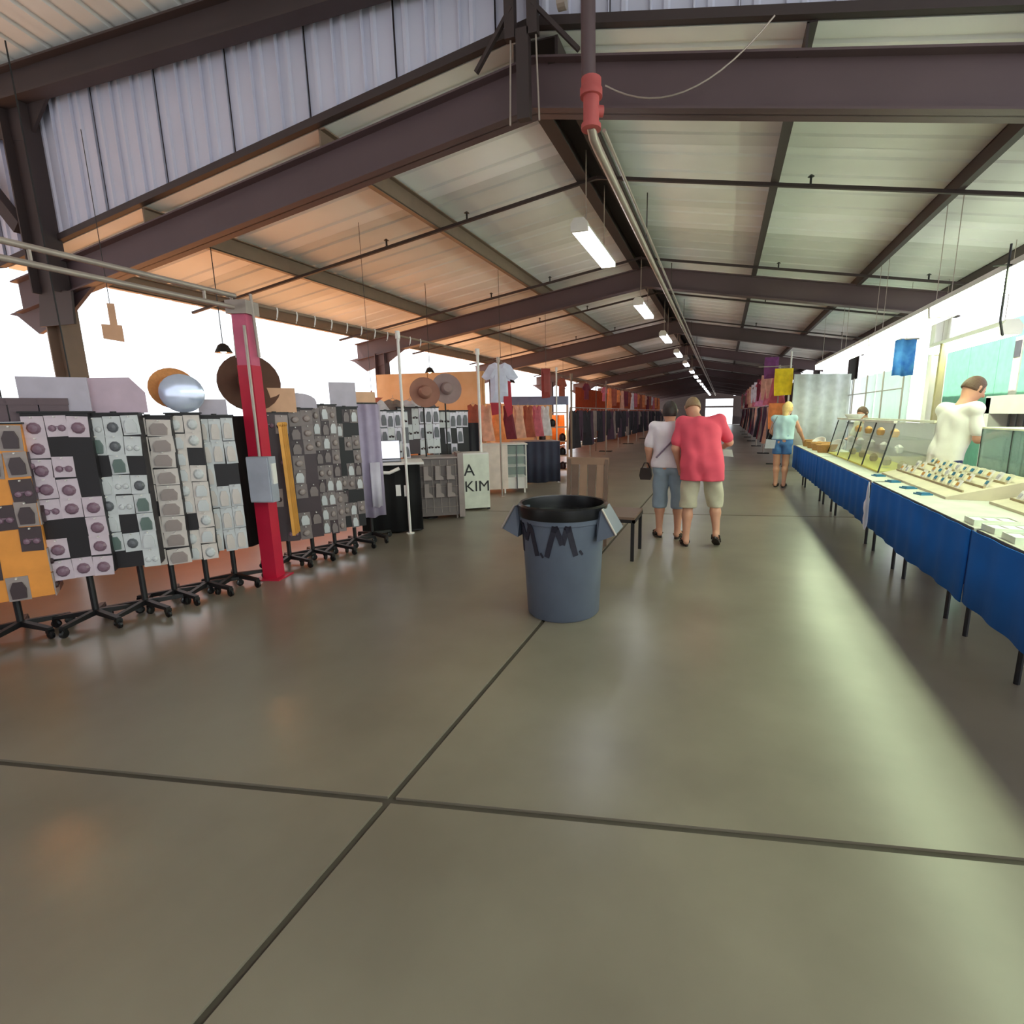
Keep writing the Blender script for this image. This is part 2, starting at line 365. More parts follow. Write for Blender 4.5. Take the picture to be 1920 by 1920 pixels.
t = thing('electrical_box', 'grey metal electrical box mounted on the red post', 'box', (-3.86, 3.52, 0.75), 0.25)
MB().box(-0.09, 0.11, -0.07, 0.03, 0, 0.40).obj('body', GREYP, t)
MB().box(-0.086, 0.10, -0.08, -0.07, 0.01, 0.39).obj('cover', mat('grey cover paint', (178, 182, 196), rough=0.4), t)
MB().box(0.11, 0.122, -0.05, 0.01, 0.16, 0.34).obj('outlet', WPAINT, t)
MB().cyl((0.0, -0.02, 0.40), (-0.03, 0.03, 1.5), 0.012, n=8).obj('conduit', TIN, t)
def pole(x, y, h, label, mt=TIN, r0=0.017):
    t = thing('stall_pole', label, 'pole', (x, y, 0), 0, 'stall frame poles')
    MB().cyl((0, 0, 0.01), (0, 0, h), r0, n=10).obj('tube', mt, t, True)
    MB().cyl((0, 0, 0), (0, 0, 0.012), 0.05, n=12).obj('foot', mt, t)
    MB().cyl((0, 0, h - 0.07), (0, 0, h + 0.02), r0 + 0.012, n=10).obj('collar', mt, t)
pole(-3.76, 5.54, 2.46, 'white stall pole standing in front of the black draped counter', WPAINT)
pole(-3.68, 7.50, 2.47, 'white stall pole beside the lettered white box', WPAINT, 0.022)
pole(-3.80, 8.55, 2.45, 'thin stall pole in front of the hanging jersey')
pole(-3.84, 12.0, 2.55, 'stall pole beside the tall shelf end', WPAINT)
pole(-4.25, 14.7, 2.6, 'dark stall pole at the start of the clothes racks', STEELT, 0.03)
pole(-4.05, 18.5, 2.6, 'stall pole midway along the far clothes racks', STEELT)
t = thing('stall_rail', 'pair of grey pipe rails overhead left of the red post', 'rail', (FX, 1.3, 2.40))
MB().cyl((0, -3, 0.105), (0, 2.28, 0.10), 0.02, n=10).obj('rail', TIN, t, True)
MB().cyl((0.02, -3, 0.0), (0.02, 2.26, 0.0), 0.02, n=10).obj('rail', TIN, t, True)
for k in range(4): MB().cyl((0.0, -1.3 + k * 1.1, 0.0), (0, -1.3 + k * 1.1, 0.1), 0.012, n=6).obj('spacer', TIN, t)
t = thing('hook_rail', 'thin overhead pipe rail with hooks running from the red post', 'rail', (FX + 0.02, 3.75, 2.40))
MB().cyl((0, 0, 0.06), (0.2, 3.8, 0.05), 0.014, n=8).obj('rail', STEELT, t, True)
HK = MB().tube([(0, 0, 0.06), (0.018, 0, 0.07), (0.022, 0, 0.04), (0.01, 0, -0.01), (0.0, 0, -0.03)], 0.006, 6).mesh('hook', WPAINT)
for k in range(11): link('hook', HK, t, (0.005 + 0.0115 * k, 0.22 + 0.22 * k, 0.0))

# spinner racks ----------------------------------------------------
def card_mesh(nm, cw, ch, base, blob, kind):
    m = MB(); m.box(-cw / 2, cw / 2, -0.006, 0.0, -ch, 0, 0)
    if kind == 'round':
        m.lathe([(0.0001, -0.03), (cw * 0.22, -0.026), (cw * 0.32, -0.014), (cw * 0.34, -0.006)], (0, 0, -ch * 0.56), 10, 1, 'y')
    elif kind == 'pair':
        for s in (-1, 1): m.lathe([(0.0001, -0.022), (cw * 0.15, -0.018), (cw * 0.2, -0.006)], (s * cw * 0.22, 0, -ch * 0.6), 8, 1, 'y')
        m.box(-cw * 0.1, cw * 0.1, -0.012, -0.006, -ch * 0.55, -ch * 0.5, 1)
    else:
        m.prism([(-cw * 0.32, -ch * 0.9), (cw * 0.32, -ch * 0.9), (cw * 0.36, -ch * 0.5), (cw * 0.2, -ch * 0.22), (-cw * 0.2, -ch * 0.22), (-cw * 0.36, -ch * 0.5)], -0.024, -0.006, 'xz', 1)
    m.box(-0.004, 0.004, -0.035, 0.0, -0.012, -0.004, 2)
    return m.mesh(nm, [base, blob, WPAINT])
PINKC = mat('pale mauve card', (206, 190, 200), rough=0.45); MAUVE = mat('mauve pack', (128, 100, 116), rough=0.35)
GREYC = mat('pale grey card', (204, 206, 208), rough=0.4); DGREY = mat('dark grey pack', (96, 98, 104), rough=0.35)
WARMC = mat('warm white card', (212, 202, 196), rough=0.45); TAUPE = mat('taupe pack', (156, 142, 138), rough=0.4)
GOLD = mat('gold trim', (220, 160, 70), rough=0.35, metal=0.3); ORNG = mat('orange card board', (232, 150, 62), rough=0.5)
DKBR = mat('dark brown pack', (58, 40, 44), rough=0.4); TEALG = mat('smoky green lens', (92, 110, 104), rough=0.25)
LAV = mat('lavender cloth', (168, 156, 180), rough=0.8)
PEG = mat('black pegboard', (30, 25, 29), rough=0.55)
LEG = MB().prism([(0, 0.075), (0.26, 0.06), (0.26, 0.085), (0, 0.115)], -0.016, 0.016).mesh('leg', BLACK)
CST = MB().lathe([(0.018, -0.012), (0.03, -0.008), (0.03, 0.008), (0.018, 0.012)], (0.25, 0, 0.03), 12, 0, 'y').box(0.238, 0.262, -0.02, 0.02, 0.045, 0.07).mesh('caster', BLKPL)
def rack(label, x, y, rz, wid, dep, z0, z1, cols, rows, cm, plabel, skip=0.12, core=PEG, header=None, hmat=None, legs=5, side=True, pole_mat=BLACK, cs=None):
    t = thing('display_rack', label, 'rack', (x, y, 0), rz, 'rolling display racks')
    for k in range(legs):
        a = 2 * PI * k / legs + 0.4
        link('leg', LEG, t, None, a); link('caster', CST, t, None, a)
    MB().cyl((0, 0, 0.07), (0, 0, z1 + 0.02), 0.02, n=10).obj('pole', pole_mat, t)
    MB().box(-wid / 2, wid / 2, -dep / 2, dep / 2, z0, z1).obj('panel', core, t)
    MB().box(-wid / 2 - 0.01, wid / 2 + 0.01, -dep / 2 - 0.01, dep / 2 + 0.01, z1, z1 + 0.012).obj('top_cap', BLACK, t)
    if header:
        hw, hh, shape = header
        m = MB()
        if shape == 'rect': m.box(-hw / 2, hw / 2, -0.006, 0.006, z1 + 0.01, z1 + hh)
        elif shape == 'house': m.prism([(-hw / 2, z1 + 0.01), (hw / 2, z1 + 0.01), (hw / 2, z1 + hh * 0.6), (hw * 0.3, z1 + hh), (-hw * 0.5, z1 + hh * 0.95)], -0.006, 0.006)
        elif shape == 'arch': m.prism([(-hw / 2, z1 + 0.01), (hw / 2, z1 + 0.01)] + [(hw / 2 * math.cos(a * PI / 8), z1 + hh * 0.45 + hh * 0.55 * math.sin(a * PI / 8)) for a in range(9)], -0.006, 0.006)
        m.obj('header_card', hmat, t)
    # packs hang on the front face and on the side that turns to the aisle
    if not cols: return t
    cr, sr = math.cos(rz), math.sin(rz)
    pw = wid / cols; ph = (z1 - z0) / rows
    def put(lx, ly, z, ang, j, i, sd):
        o = link('blister_pack', random.choice(cm), None, (x + lx * cr - ly * sr, y + lx * sr + ly * cr, z), rz + ang)
        d_ = o.data.vertices; o.scale = (0.97 * (pw if not sd else dep / max(1, int(dep / pw))) / (d_[4].co.x - d_[0].co.x), 1, 0.99 * ph / (d_[1].co.z - d_[0].co.z)); o.rotation_euler[1] = random.uniform(-0.05, 0.05); o.location.z += random.uniform(-0.012, 0.006)
        tag(o, f'{plabel}, {ORD2[j]} row, {ORD2[i]} column' + (', side face' if sd else ''), 'pack', plabel)
    for i in range(cols):
        for j in range(rows):
            if random.random() < skip: continue
            put(-wid / 2 + (i + 0.5) * pw, -dep / 2 - 0.0005, z1 - j * ph - 0.012, random.uniform(-0.03, 0.03), j, i, 0)
    if side:
        nc = max(1, int(dep / pw))
        for i in range(nc):
            for j in range(rows):
                if random.random() < skip: continue
                put(wid / 2 + 0.0005, -dep / 2 + (i + 0.5) * dep / nc, z1 - j * ph - 0.012, PI / 2, j, i, 1)
    return t
P_pink = [card_mesh('blister_pack', 0.125, 0.15, PINKC, MAUVE, k) for k in ('round', 'pair', 'round')]
P_grey = [card_mesh('blister_pack', 0.12, 0.15, GREYC, b, k) for k, b in (('round', DGREY), ('bag', GREYC), ('bag', TEALG), ('pair', GREYC))]
P_warm = [card_mesh('blister_pack', 0.15, 0.125, WARMC, TAUPE, k) for k in ('bag', 'pair', 'bag')]
P_wht = [card_mesh('blister_pack', 0.13, 0.13, WARMC, GREYC, k) for k in ('bag', 'round')]
P_dk = [card_mesh('blister_pack', 0.11, 0.16, TAUPE, DKBR, k) for k in ('bag', 'pair')] + [card_mesh('blister_pack', 0.11, 0.16, DKBR, MAUVE, 'pair')]
OVB = mat('grey brown card', (128, 116, 114), rough=0.45)
P_oval = [card_mesh('blister_pack', 0.085, 0.12, OVB, TAUPE, 'round'), card_mesh('blister_pack', 0.085, 0.12, OVB, GREYC, 'bag'), card_mesh('blister_pack', 0.085, 0.12, DKBR, OVB, 'bag')]
P_egg = [card_mesh('blister_pack', 0.10, 0.17, GREYC, WARMC, 'bag')]
HG = mat('grey header card', (186, 178, 192), rough=0.4); HM = mat('mauve header card', (196, 172, 188), rough=0.4); HO = mat('tan header card', (216, 168, 132), rough=0.5)
A = 0.98                                        # racks turned toward the aisle walker
# nearest, cut by the frame edge: green cloth bags and dark packs
rack('dark rack of hanging goods cut by the left picture edge', -4.70, 1.70, 1.05, 0.42, 0.26, 0.35, 1.25, 3, 5, P_dk, 'dark pack on the rack at the picture edge', 0.1)
rack('black-poled rack with orange boards of sunglasses', -4.60, 2.08, 0.95, 0.44, 0.30, 0.30, 1.46, 4, 7, P_dk, 'dark sunglasses card on the orange-boarded rack', 0.42, ORNG, None, None)
rack('pegboard rack with mauve round packs and grey header', -4.34, 2.38, 0.80, 0.34, 0.16, 0.40, 1.53, 3, 8, P_pink, 'mauve round pack on the black pegboard rack', 0.22, PEG, (0.36, 0.24, 'rect'), HG, side=False, cs=0.9)
rack('pegboard rack with pale grey packs and mauve header', -4.20, 2.63, 0.80, 0.30, 0.16, 0.40, 1.52, 3, 8, P_grey, 'pale grey pack on the second pegboard rack', 0.16, PEG, (0.40, 0.26, 'house'), HM, side=False, cs=0.8)
rack('two-column rack of square white packs', -4.22, 2.87, 0.80, 0.31, 0.16, 0.36, 1.50, 2, 9, P_warm, 'square white pack in the two-column rack', 0.06, PEG, side=False)
rack('narrow column rack of whitish packs before the round mirror', -4.15, 3.10, 0.85, 0.22, 0.16, 0.34, 1.52, 2, 9, P_wht, 'small whitish pack on the narrow column rack', 0.1, PEG, side=False, cs=0.8)
rack('rack of egg shaped packs beside the red post', -4.12, 3.34, 0.85, 0.26, 0.16, 0.36, 1.50, 3, 6, P_egg, 'egg shaped pale pack beside the red post', 0.15, PEG, (0.2, 0.14, 'rect'), HG, side=False, cs=0.85)
rack('dark rack with gold chains just right of the red post', -4.12, 3.96, 0.85, 0.22, 0.18, 0.28, 1.52, 2, 7, P_dk, 'dark pack on the gold chain rack', 0.3, DKBR, (0.4, 0.24, 'rect'), HO, side=False)
rack('brown rack with mauve oval packs and arched header', -4.07, 4.22, 0.85, 0.22, 0.2, 0.26, 1.56, 2, 9, P_oval, 'small oval pack on the brown rack', 0.25, DKBR, (0.34, 0.16, 'arch'), HG, side=False)
rack('grey column rack right of the brown rack', -4.02, 4.49, 0.85, 0.24, 0.18, 0.26, 1.60, 3, 9, P_oval, 'small oval pack on the grey column rack', 0.1, DKBR, side=False)
rack('black rack with white oval packs and framed header', -3.98, 4.77, 0.85, 0.24, 0.18, 0.26, 1.58, 3, 9, P_oval, 'small oval pack on the black rack', 0.3, BLACK, (0.27, 0.27, 'rect'), HG, side=False)
# gold belts hang on the dark rack
for k in range(4):
    y = 3.80 + 0.05 * k; xx = -3.93 - 0.03 * k
    m = MB().bar((0, 0, 0.0), (0.02, 0.0, -1.05), 0.028, 0.008, up=(0, 1, 0)); m.lathe([(0.012, -0.004), (0.022, -0.004), (0.022, 0.004), (0.012, 0.004)], (0, 0, 0.0), 10, 0, 'y')
    m.obj('chain_belt', GOLD, None, False, (xx + 0.05, y - 0.02, 1.42), 0.7)
    tag(bpy.context.scene.collection.objects[-1], ['gold belt hanging nearest the red post', 'second gold belt right of the red post', 'third gold belt right of the red post', 'fourth gold belt, nearest the brown rack'][k], 'belt', 'gold belts')
# lavender hanging cloth with folds
def drape(name, label, cat, x, y, z0, z1, wid, rz, mt, amp=0.025, n=10, thick=0.012, group=None, parent=None):
    m = MB(); v = []
    K = n * 4
    for i in range(K + 1):
        a = i / K; off = amp * math.sin(a * n * PI + 0.6) + amp * 0.4 * math.sin(a * 17)
        for (d, z) in ((0, z0 + 0.01 * math.sin(a * 9)), (0, z1)):
            v.append((-wid / 2 + a * wid, off * (1.0 if z < z1 else 0.6), z))
    nv = len(v); v2 = [(a, b + thick, c) for a, b, c in v]
    fs = [(2 * i, 2 * i + 2, 2 * i + 3, 2 * i + 1) for i in range(K)]
    f2 = [tuple(j + nv for j in f[::-1]) for f in fs]
    rim = [(2 * i, nv + 2 * i, nv + 2 * i + 2, 2 * i + 2) for i in range(K)] + [(2 * i + 1, 2 * i + 3, nv + 2 * i + 3, nv + 2 * i + 1) for i in range(K)] + [(0, 1, nv + 1, nv), (2 * K, nv + 2 * K, nv + 2 * K + 1, 2 * K + 1)]
    m.add(v + v2, fs + f2 + rim)
    o = link(name, m.mesh(name, mt), parent, (x, y, 0), rz)
    for p in o.data.polygons: p.use_smooth = True
    if not parent: tag(o, label, cat, group)
    return o
t = thing('cloth_stand', 'rolling stand draped with lavender cloth', 'stand', (-3.98, 5.08, 0), 1.0)
for k in range(4): link('leg', LEG, t, None, k * PI / 2 + 0.3); link('caster', CST, t, None, k * PI / 2 + 0.3)
MB().cyl((0, 0, 0.07), (0, 0, 1.68), 0.018, n=8).obj('pole', BLACK, t)
MB().box(-0.17, 0.17, -0.012, 0.012, 1.6, 1.64).obj('crossbar', BLACK, t)
drape('lavender_cloth', '', '', 0, -0.05, 0.3, 1.62, 0.34, 0, LAV, 0.018, 6, 0.03, parent=t)
drape('white_tag', '', '', 0.06, -0.09, 0.42, 0.95, 0.12, 0, mat('pale lilac tag', (196, 188, 204)), 0.004, 2, 0.006, parent=t)
MB().box(-0.15, 0.15, -0.02, 0.02, 1.64, 1.76).obj('header_card', HO, t)
# black curtain behind the post and dark backing
drape('black_curtain', 'black hanging curtain behind the red post', 'curtain', -4.40, 3.72, 0.25, 1.5, 0.6, 0.9, mat('black curtain cloth', (26, 18, 20), rough=0.85), 0.03, 6)
# round mirror, hat and goods on the rack tops
m = MB().lathe([(0.0001, 0), (0.14, 0.0), (0.15, 0.008), (0.14, 0.016), (0.0001, 0.016)], (0, 0, 0), 24, 0, 'y')
o = m.obj('round_mirror', mat('mirror glass', (196, 204, 226), rough=0.15, metal=0.5), None, True, (-4.10, 3.08, 1.68), 1.0); tag(o, 'round bluish mirror standing on the narrow rack tops', 'mirror')
def hat(label, x, y, z, rx, rz, mt, brim=0.18, crown=0.085, grp='straw hats'):
    m = MB().lathe([(0.0001, 0.10), (crown * 0.7, 0.10), (crown, 0.07), (crown * 1.05, 0.0), (brim * 0.8, -0.005), (brim, 0.012), (brim, 0.018), (brim * 0.8, 0.003), (crown * 1.05, 0.008)], n=24, closed=True)
    o = m.obj('hat', mt, None, True, (x, y, z)); o.rotation_euler = (rx, 0, rz); tag(o, label, 'hat', grp)
STRAW = mat('tan straw', (206, 142, 84), rough=0.8, bump=0.2, scale=40); BRHAT = mat('brown felt', (150, 104, 88), rough=0.8); MVHAT = mat('mauve felt', (148, 124, 122), rough=0.8)
hat('orange straw hat behind the round mirror', -4.22, 3.10, 1.72, 1.45, 0.9, STRAW, 0.16)
hat('large brown hat half hidden behind the red post', -4.22, 3.82, 1.80, 1.5, 1.0, mat('dark brown felt', (96, 66, 52), rough=0.85), 0.26, 0.1)
for x_, y_, l_ in ((-4.08, 6.53, 'thin stand under the brown felt hat'), (-4.13, 7.23, 'thin stand under the mauve felt hat')):
    t = thing('hat_stand', l_, 'stand', (x_, y_, 0)); MB().cyl((0, 0, 0.01), (0, 0, 1.84), 0.012, n=8).obj('pole', BLACK, t); MB().cyl((0, 0, 0), (0, 0, 0.015), 0.12, n=14).obj('foot', BLACK, t)
hat('brown felt hat facing the aisle above the silver racks', -4.0, 6.45, 1.80, 1.4, 0.75, BRHAT, 0.21, 0.09)
hat('mauve felt hat beside the brown one, behind the white pole', -4.05, 7.15, 1.88, 1.42, 0.75, MVHAT, 0.23, 0.09)
# tilted wares on top of the first racks
BOXM = mat('dark plum box', (96, 76, 82), rough=0.5)
bx = MB().box(-0.07, 0.07, -0.05, 0.05, 0, 0.15).box(-0.074, 0.074, -0.054, 0.054, 0.11, 0.155).mesh('sunglasses_case', BOXM)
for k in range(5):
    tag(link('sunglasses_case', bx, None, (-4.72 + 0.095 * k - 0.02, 1.92 + 0.115 * k, 1.474), 0.95), ['leftmost', 'second', 'middle', 'fourth', 'rightmost'][k] + ' plum case on top of the orange-boarded rack', 'case', 'plum cases on the orange rack')
m = MB().prism([(0, 0), (0.05, 0.02), (0.09, 0.38), (0.05, 0.56), (0.0, 0.42)], -0.02, 0.02)
o = m.obj('pennant', mat('pale orange feather', (232, 190, 168)), None, False, (-4.72, 2.0, 1.62), 0.95); tag(o, 'pale orange feather pennant above the orange rack', 'pennant')
for k in range(3):
    o = MB().cyl((0, 0, 0), (-0.03, 0, 2.36), 0.005, n=6).obj('hanging_wire', BLACK, None, False, (-4.85 + 0.2 * k, 1.95 + 0.3 * k, 1.5)); tag(o, ['thin dark wire hanging at the left picture edge', 'thin dark wire hanging left of the steel column', 'thin dark wire hanging right of the steel column'][k], 'wire')
# star, signs above
st = []
for k in range(10):
    a = PI / 2 + k * PI / 5; rr = 0.15 if k % 2 == 0 else 0.06
    st.append((rr * math.cos(a), rr * math.sin(a)))
o = MB().prism(st, -0.012, 0.012).obj('wooden_star', mat('rust painted wood', (178, 84, 54)), None, False, (-4.5, 5.95, 1.68), 0.75); tag(o, 'rust coloured wooden star hanging over the laptop counter', 'star')
MB().cyl((0, 0, 0.14), (0, 0, 2.2), 0.003, n=5).obj('string', BLACK, o)
MB().cyl((0.05, 0, -0.3), (0.03, 0, -0.1), 0.006, n=5).obj('stick', BLACK, o)

# black draped counter with laptop
t = thing('draped_counter', 'black draped counter carrying an open laptop', 'counter', (-3.98, 5.50, 0), 0.62)
MB().box(-0.36, 0.36, -0.02, 0.5, 0.02, 0.86).obj('body', BLACK, t)
drape('black_drape', '', '', 0, -0.045, 0.03, 0.87, 0.74, 0, mat('black drape cloth', (12, 11, 13), rough=0.85), 0.012, 9, 0.012, parent=t)
MB().box(-0.42, 0.42, -0.08, 0.54, 0.88, 0.905).obj('counter_top', WPAINT, t)
MB().tube([(-0.30, -0.09, 0.86), (-0.2, -0.10, 0.80), (0.0, -0.10, 0.79), (0.12, -0.09, 0.84)], 0.022, 8).obj('scarf_roll', WPAINT, t, True)
for k, (a, b, c2) in enumerate(((-0.14, 0.56, 0.09), (0.09, 0.56, 0.06), (0.19, 0.55, 0.06))): MB().box(a - c2 / 2, a + c2 / 2, -0.078, -0.068, b - 0.07, b + 0.07).obj('price_tag', WPAINT, t)
t = thing('laptop', 'open laptop with a bright blank screen on the black counter', 'laptop', (-4.10, 5.62, 0.905), 0.62)
MB().box(-0.18, 0.18, -0.12, 0.12, 0, 0.02).obj('keyboard_base', DGREY, t)
o = MB().box(-0.18, 0.18, -0.006, 0.006, 0, 0.25).obj('lid', DGREY, t, False, (0, 0.12, 0.02)); o.rotation_euler = (-0.2, 0, 0)
o2 = MB().box(-0.17, 0.17, -0.009, -0.006, 0.012, 0.24).obj('screen', mat('lit screen', (235, 238, 255), emit=1.0), o)
# gridwall counter with boots
t = thing('gridwall_counter', 'grey gridwall counter with small boots hung on its front', 'counter', (-3.92, 6.40, 0), 0.62)
GW = mat('grey counter panel', (118, 108, 106), rough=0.6)
MB().box(-0.36, 0.36, 0.0, 0.45, 0.05, 0.88).obj('body', GW, t)
MB().box(-0.38, 0.38, -0.03, 0.48, 0.88, 0.90).obj('counter_top', TAUPE, t)
for k in range(7): MB().cyl((-0.33 + 0.11 * k, -0.012, 0.1), (-0.33 + 0.11 * k, -0.012, 0.86), 0.004, n=5).obj('wire', TIN, t)
for k in range(5): MB().cyl((-0.35, -0.012, 0.18 + 0.15 * k), (0.35, -0.012, 0.18 + 0.15 * k), 0.004, n=5).obj('wire', TIN, t)
for s in (-1, 1): MB().cyl((s * 0.33, 0.02, 0), (s * 0.33, 0.02, 0.06), 0.015, n=8).obj('foot', TIN, t)
BT = MB().prism([(-0.03, 0.2), (0.03, 0.2), (0.03, 0.07), (0.075, 0.04), (0.08, 0.0), (-0.035, 0.0)], -0.06, -0.02).mesh('boot', [TAUPE])
for k in range(4):
    for j in range(2):
        tag(link('boot', BT, None, (-3.92 + (-0.25 + 0.16 * k) * math.cos(0.62), 6.40 + (-0.25 + 0.16 * k) * math.sin(0.62), 0.58 - 0.25 * j), 0.62), f'{["first", "second", "third", "fourth"][k]} small taupe boot from the left, {["upper", "lower"][j]} row on the gridwall counter', 'boot', 'boots on the gridwall')
MB().box(0.36, 0.44, -0.04, 0.4, 0.02, 0.95).obj('end_panel', TAUPE, t)
# white lettered box
t = thing('lettered_box', 'white boxy stand with black handwritten letters beside the white pole', 'box', (-3.70, 7.22, 0), 0.62)
MB().box(-0.26, 0.26, 0, 0.4, 0.03, 0.88).obj('body', mat('pale green white board', (222, 226, 212), rough=0.5), t)
MB().box(-0.26, 0.26, 0.0, 0.4, 0.88, 0.90).obj('top', WPAINT, t)
for s in (-1, 1): MB().box(s * 0.24 - 0.02, s * 0.24 + 0.02, 0.02, 0.06, 0, 0.03).obj('foot', BLACK, t)
def text(body, parent, loc, size, mt, rot=(PI / 2, 0, 0), ext=0.002):
    cu = bpy.data.curves.new('text', 'FONT'); cu.body = body; cu.size = size; cu.extrude = ext; cu.align_x = 'LEFT'
    tmp = bpy.data.objects.new('tmp', cu); C.objects.link(tmp); bpy.context.view_layer.update()
    me = bpy.data.meshes.new_from_object(tmp.evaluated_get(bpy.context.evaluated_depsgraph_get())); bpy.data.objects.remove(tmp)
    me.materials.clear(); me.materials.append(mt)
    return link('lettering', me, parent, loc, 0, rot)
text('A', t, (-0.14, -0.004, 0.55), 0.26, BLACK); text('KIM', t, (-0.14, -0.004, 0.30), 0.24, BLACK)
# dark cabinet, white case with glass, navy table, tall shelf
o = drape('dark_drape', 'charcoal drape hanging behind the lettered box', 'drape', -4.22, 7.98, 0.05, 1.35, 0.5, 0.7, mat('charcoal cloth', (48, 46, 52), rough=0.9), 0.03, 7)
t = thing('display_case', 'white display case on short legs with a glass end', 'case', (-3.95, 8.95, 0), 0.5)
MB().box(-0.42, 0.1, 0, 0.5, 0.08, 0.92).obj('body', mat('pinkish white board', (238, 222, 212), rough=0.5), t)
MB().box(0.1, 0.46, 0.02, 0.48, 0.08, 0.30).obj('lower_box', WPAINT, t)
for z in (0.5, 0.7): MB().box(0.1, 0.46, 0.02, 0.48, z, z + 0.012).obj('shelf', WPAINT, t)
MB().box(0.1, 0.46, 0.0, 0.008, 0.30, 0.9).obj('glass_pane', glass(), t)
MB().box(0.1, 0.46, 0.47, 0.48, 0.3, 0.9).obj('back_panel', TEALG, t)
for xx in (0.44, 0.26): MB().box(xx, xx + 0.02, -0.01, 0.01, 0.08, 0.92).obj('upright', WPAINT if xx > 0.4 else DGREY, t)
MB().box(-0.44, 0.48, -0.02, 0.52, 0.92, 0.94).obj('top', WPAINT, t)
for a in (-0.36, 0.02, 0.40): MB().box(a, a + 0.03, 0.0, 0.03, 0, 0.08).obj('leg', WPAINT, t)
t = thing('navy_table', 'table covered to the floor in navy cloth', 'table', (-3.80, 10.5, 0), 0.55)
MB().box(-0.5, 0.5, 0.03, 0.7, 0.86, 0.9).obj('table_top', TAUPE, t)
for s in (-1, 1): MB().box(s * 0.45 - 0.02, s * 0.45 + 0.02, 0.1, 0.6, 0, 0.86).obj('leg', BLACK, t)
drape('navy_cloth', '', '', 0, 0.0, 0.01, 0.9, 1.0, 0, mat('navy cloth', (50, 52, 72), rough=0.85), 0.02, 11, parent=t)
t = thing('tall_shelf', 'tall open shelf end with small dark goods and a blue sign board', 'shelf', (-3.92, 12.05, 0), 0.3)
WOODP = mat('pink pine board', (214, 172, 150), rough=0.6)
for xx in (-0.5, 0.3): MB().box(xx, xx + 0.05, 0, 0.4, 0, 1.86).obj('side_panel', WOODP, t)
for z in (0.1, 0.45, 0.8, 1.15, 1.5): MB().box(-0.45, 0.3, 0, 0.4, z, z + 0.025).obj('shelf', WOODP, t)
o = MB().box(-1.1, 0.35, -0.03, -0.01, 1.70, 1.90).obj('sign_board', mat('blue grey board', (126, 128, 158)), t)
for k in range(9):
    z = (0.125, 0.475, 0.825, 1.175)[k % 4]; a = -0.3 + 0.25 * (k % 3)
    m = MB().lathe([(0.07, 0), (0.09, 0.05), (0.08, 0.14), (0.03, 0.18), (0.0001, 0.19)], n=10)
    o = m.obj('small_jar', BLACK if k % 2 else DKBR, None, True, (-3.92 + a * math.cos(0.3) - 0.18 * math.sin(0.3), 12.05 + a * math.sin(0.3) + 0.18 * math.cos(0.3), z)); tag(o, f'{ORD2[k]} small dark jar on the tall open shelf', 'jar', 'jars on the tall shelf')

# hanging garments ------------------------------------------------
def garment_mesh(kind, mt, mt2=None):
    if kind == 'shirt': out = [(-0.09, 0), (-0.2, -0.05), (-0.34, -0.26), (-0.26, -0.32), (-0.18, -0.2), (-0.19, -0.72), (0.19, -0.72), (0.18, -0.2), (0.26, -0.32), (0.34, -0.26), (0.2, -0.05), (0.09, 0), (0.0, -0.04)]
    elif kind == 'dress': out = [(-0.07, 0), (-0.17, -0.04), (-0.15, -0.3), (-0.2, -0.6), (-0.28, -1.15), (0.28, -1.15), (0.2, -0.6), (0.15, -0.3), (0.17, -0.04), (0.07, 0), (0.0, -0.08)]
    elif kind == 'pants': out = [(-0.18, 0), (-0.21, -0.4), (-0.2, -0.95), (-0.05, -0.95), (0.0, -0.35), (0.05, -0.95), (0.2, -0.95), (0.21, -0.4), (0.18, 0)]
    else: out = [(-0.3, 0), (-0.31, -0.5), (-0.28, -0.95), (0.28, -0.92), (0.31, -0.5), (0.3, 0)]
    m = MB(); n = len(out)
    cx = sum(p[0] for p in out) / n; cz = sum(p[1] for p in out) / n
    v = [(x, -0.012, z) for x, z in out] + [(cx + (x - cx) * 0.55, -0.05, cz + (z - cz) * 0.6) for x, z in out] + [(x, 0.012, z) for x, z in out] + [(cx + (x - cx) * 0.55, 0.05, cz + (z - cz) * 0.6) for x, z in out]
    fs = []
    for k in range(n):
        j = (k + 1) % n
        fs += [(k, j, n + j, n + k), (2 * n + k, 3 * n + k, 3 * n + j, 2 * n + j), (k, 2 * n + k, 2 * n + j, j)]
    fs += [tuple(range(n, 2 * n)), tuple(range(4 * n - 1, 3 * n - 1, -1))]
    m.add(v, fs)
    m.tube([(-0.12, 0, -0.04), (0, 0, 0.03), (0.12, 0, -0.04)], 0.006, 5, 1); m.tube([(0, 0, 0.03), (0, 0, 0.08), (0.02, 0, 0.1)], 0.004, 5, 1)
    return m.mesh('garment', [mt, TIN])
CL = {'black': (34, 26, 34), 'plum': (70, 42, 60), 'grey': (128, 116, 122), 'white': (214, 204, 210), 'denim': (70, 78, 104), 'rust': (158, 78, 58), 'rose': (196, 98, 112), 'pink': (214, 132, 164), 'orange': (226, 132, 78), 'peach': (216, 160, 138), 'purple': (120, 62, 120), 'yellow': (246, 204, 40), 'maroon': (110, 32, 48), 'taupe': (130, 112, 104)}
GM = {}
CNT = {}
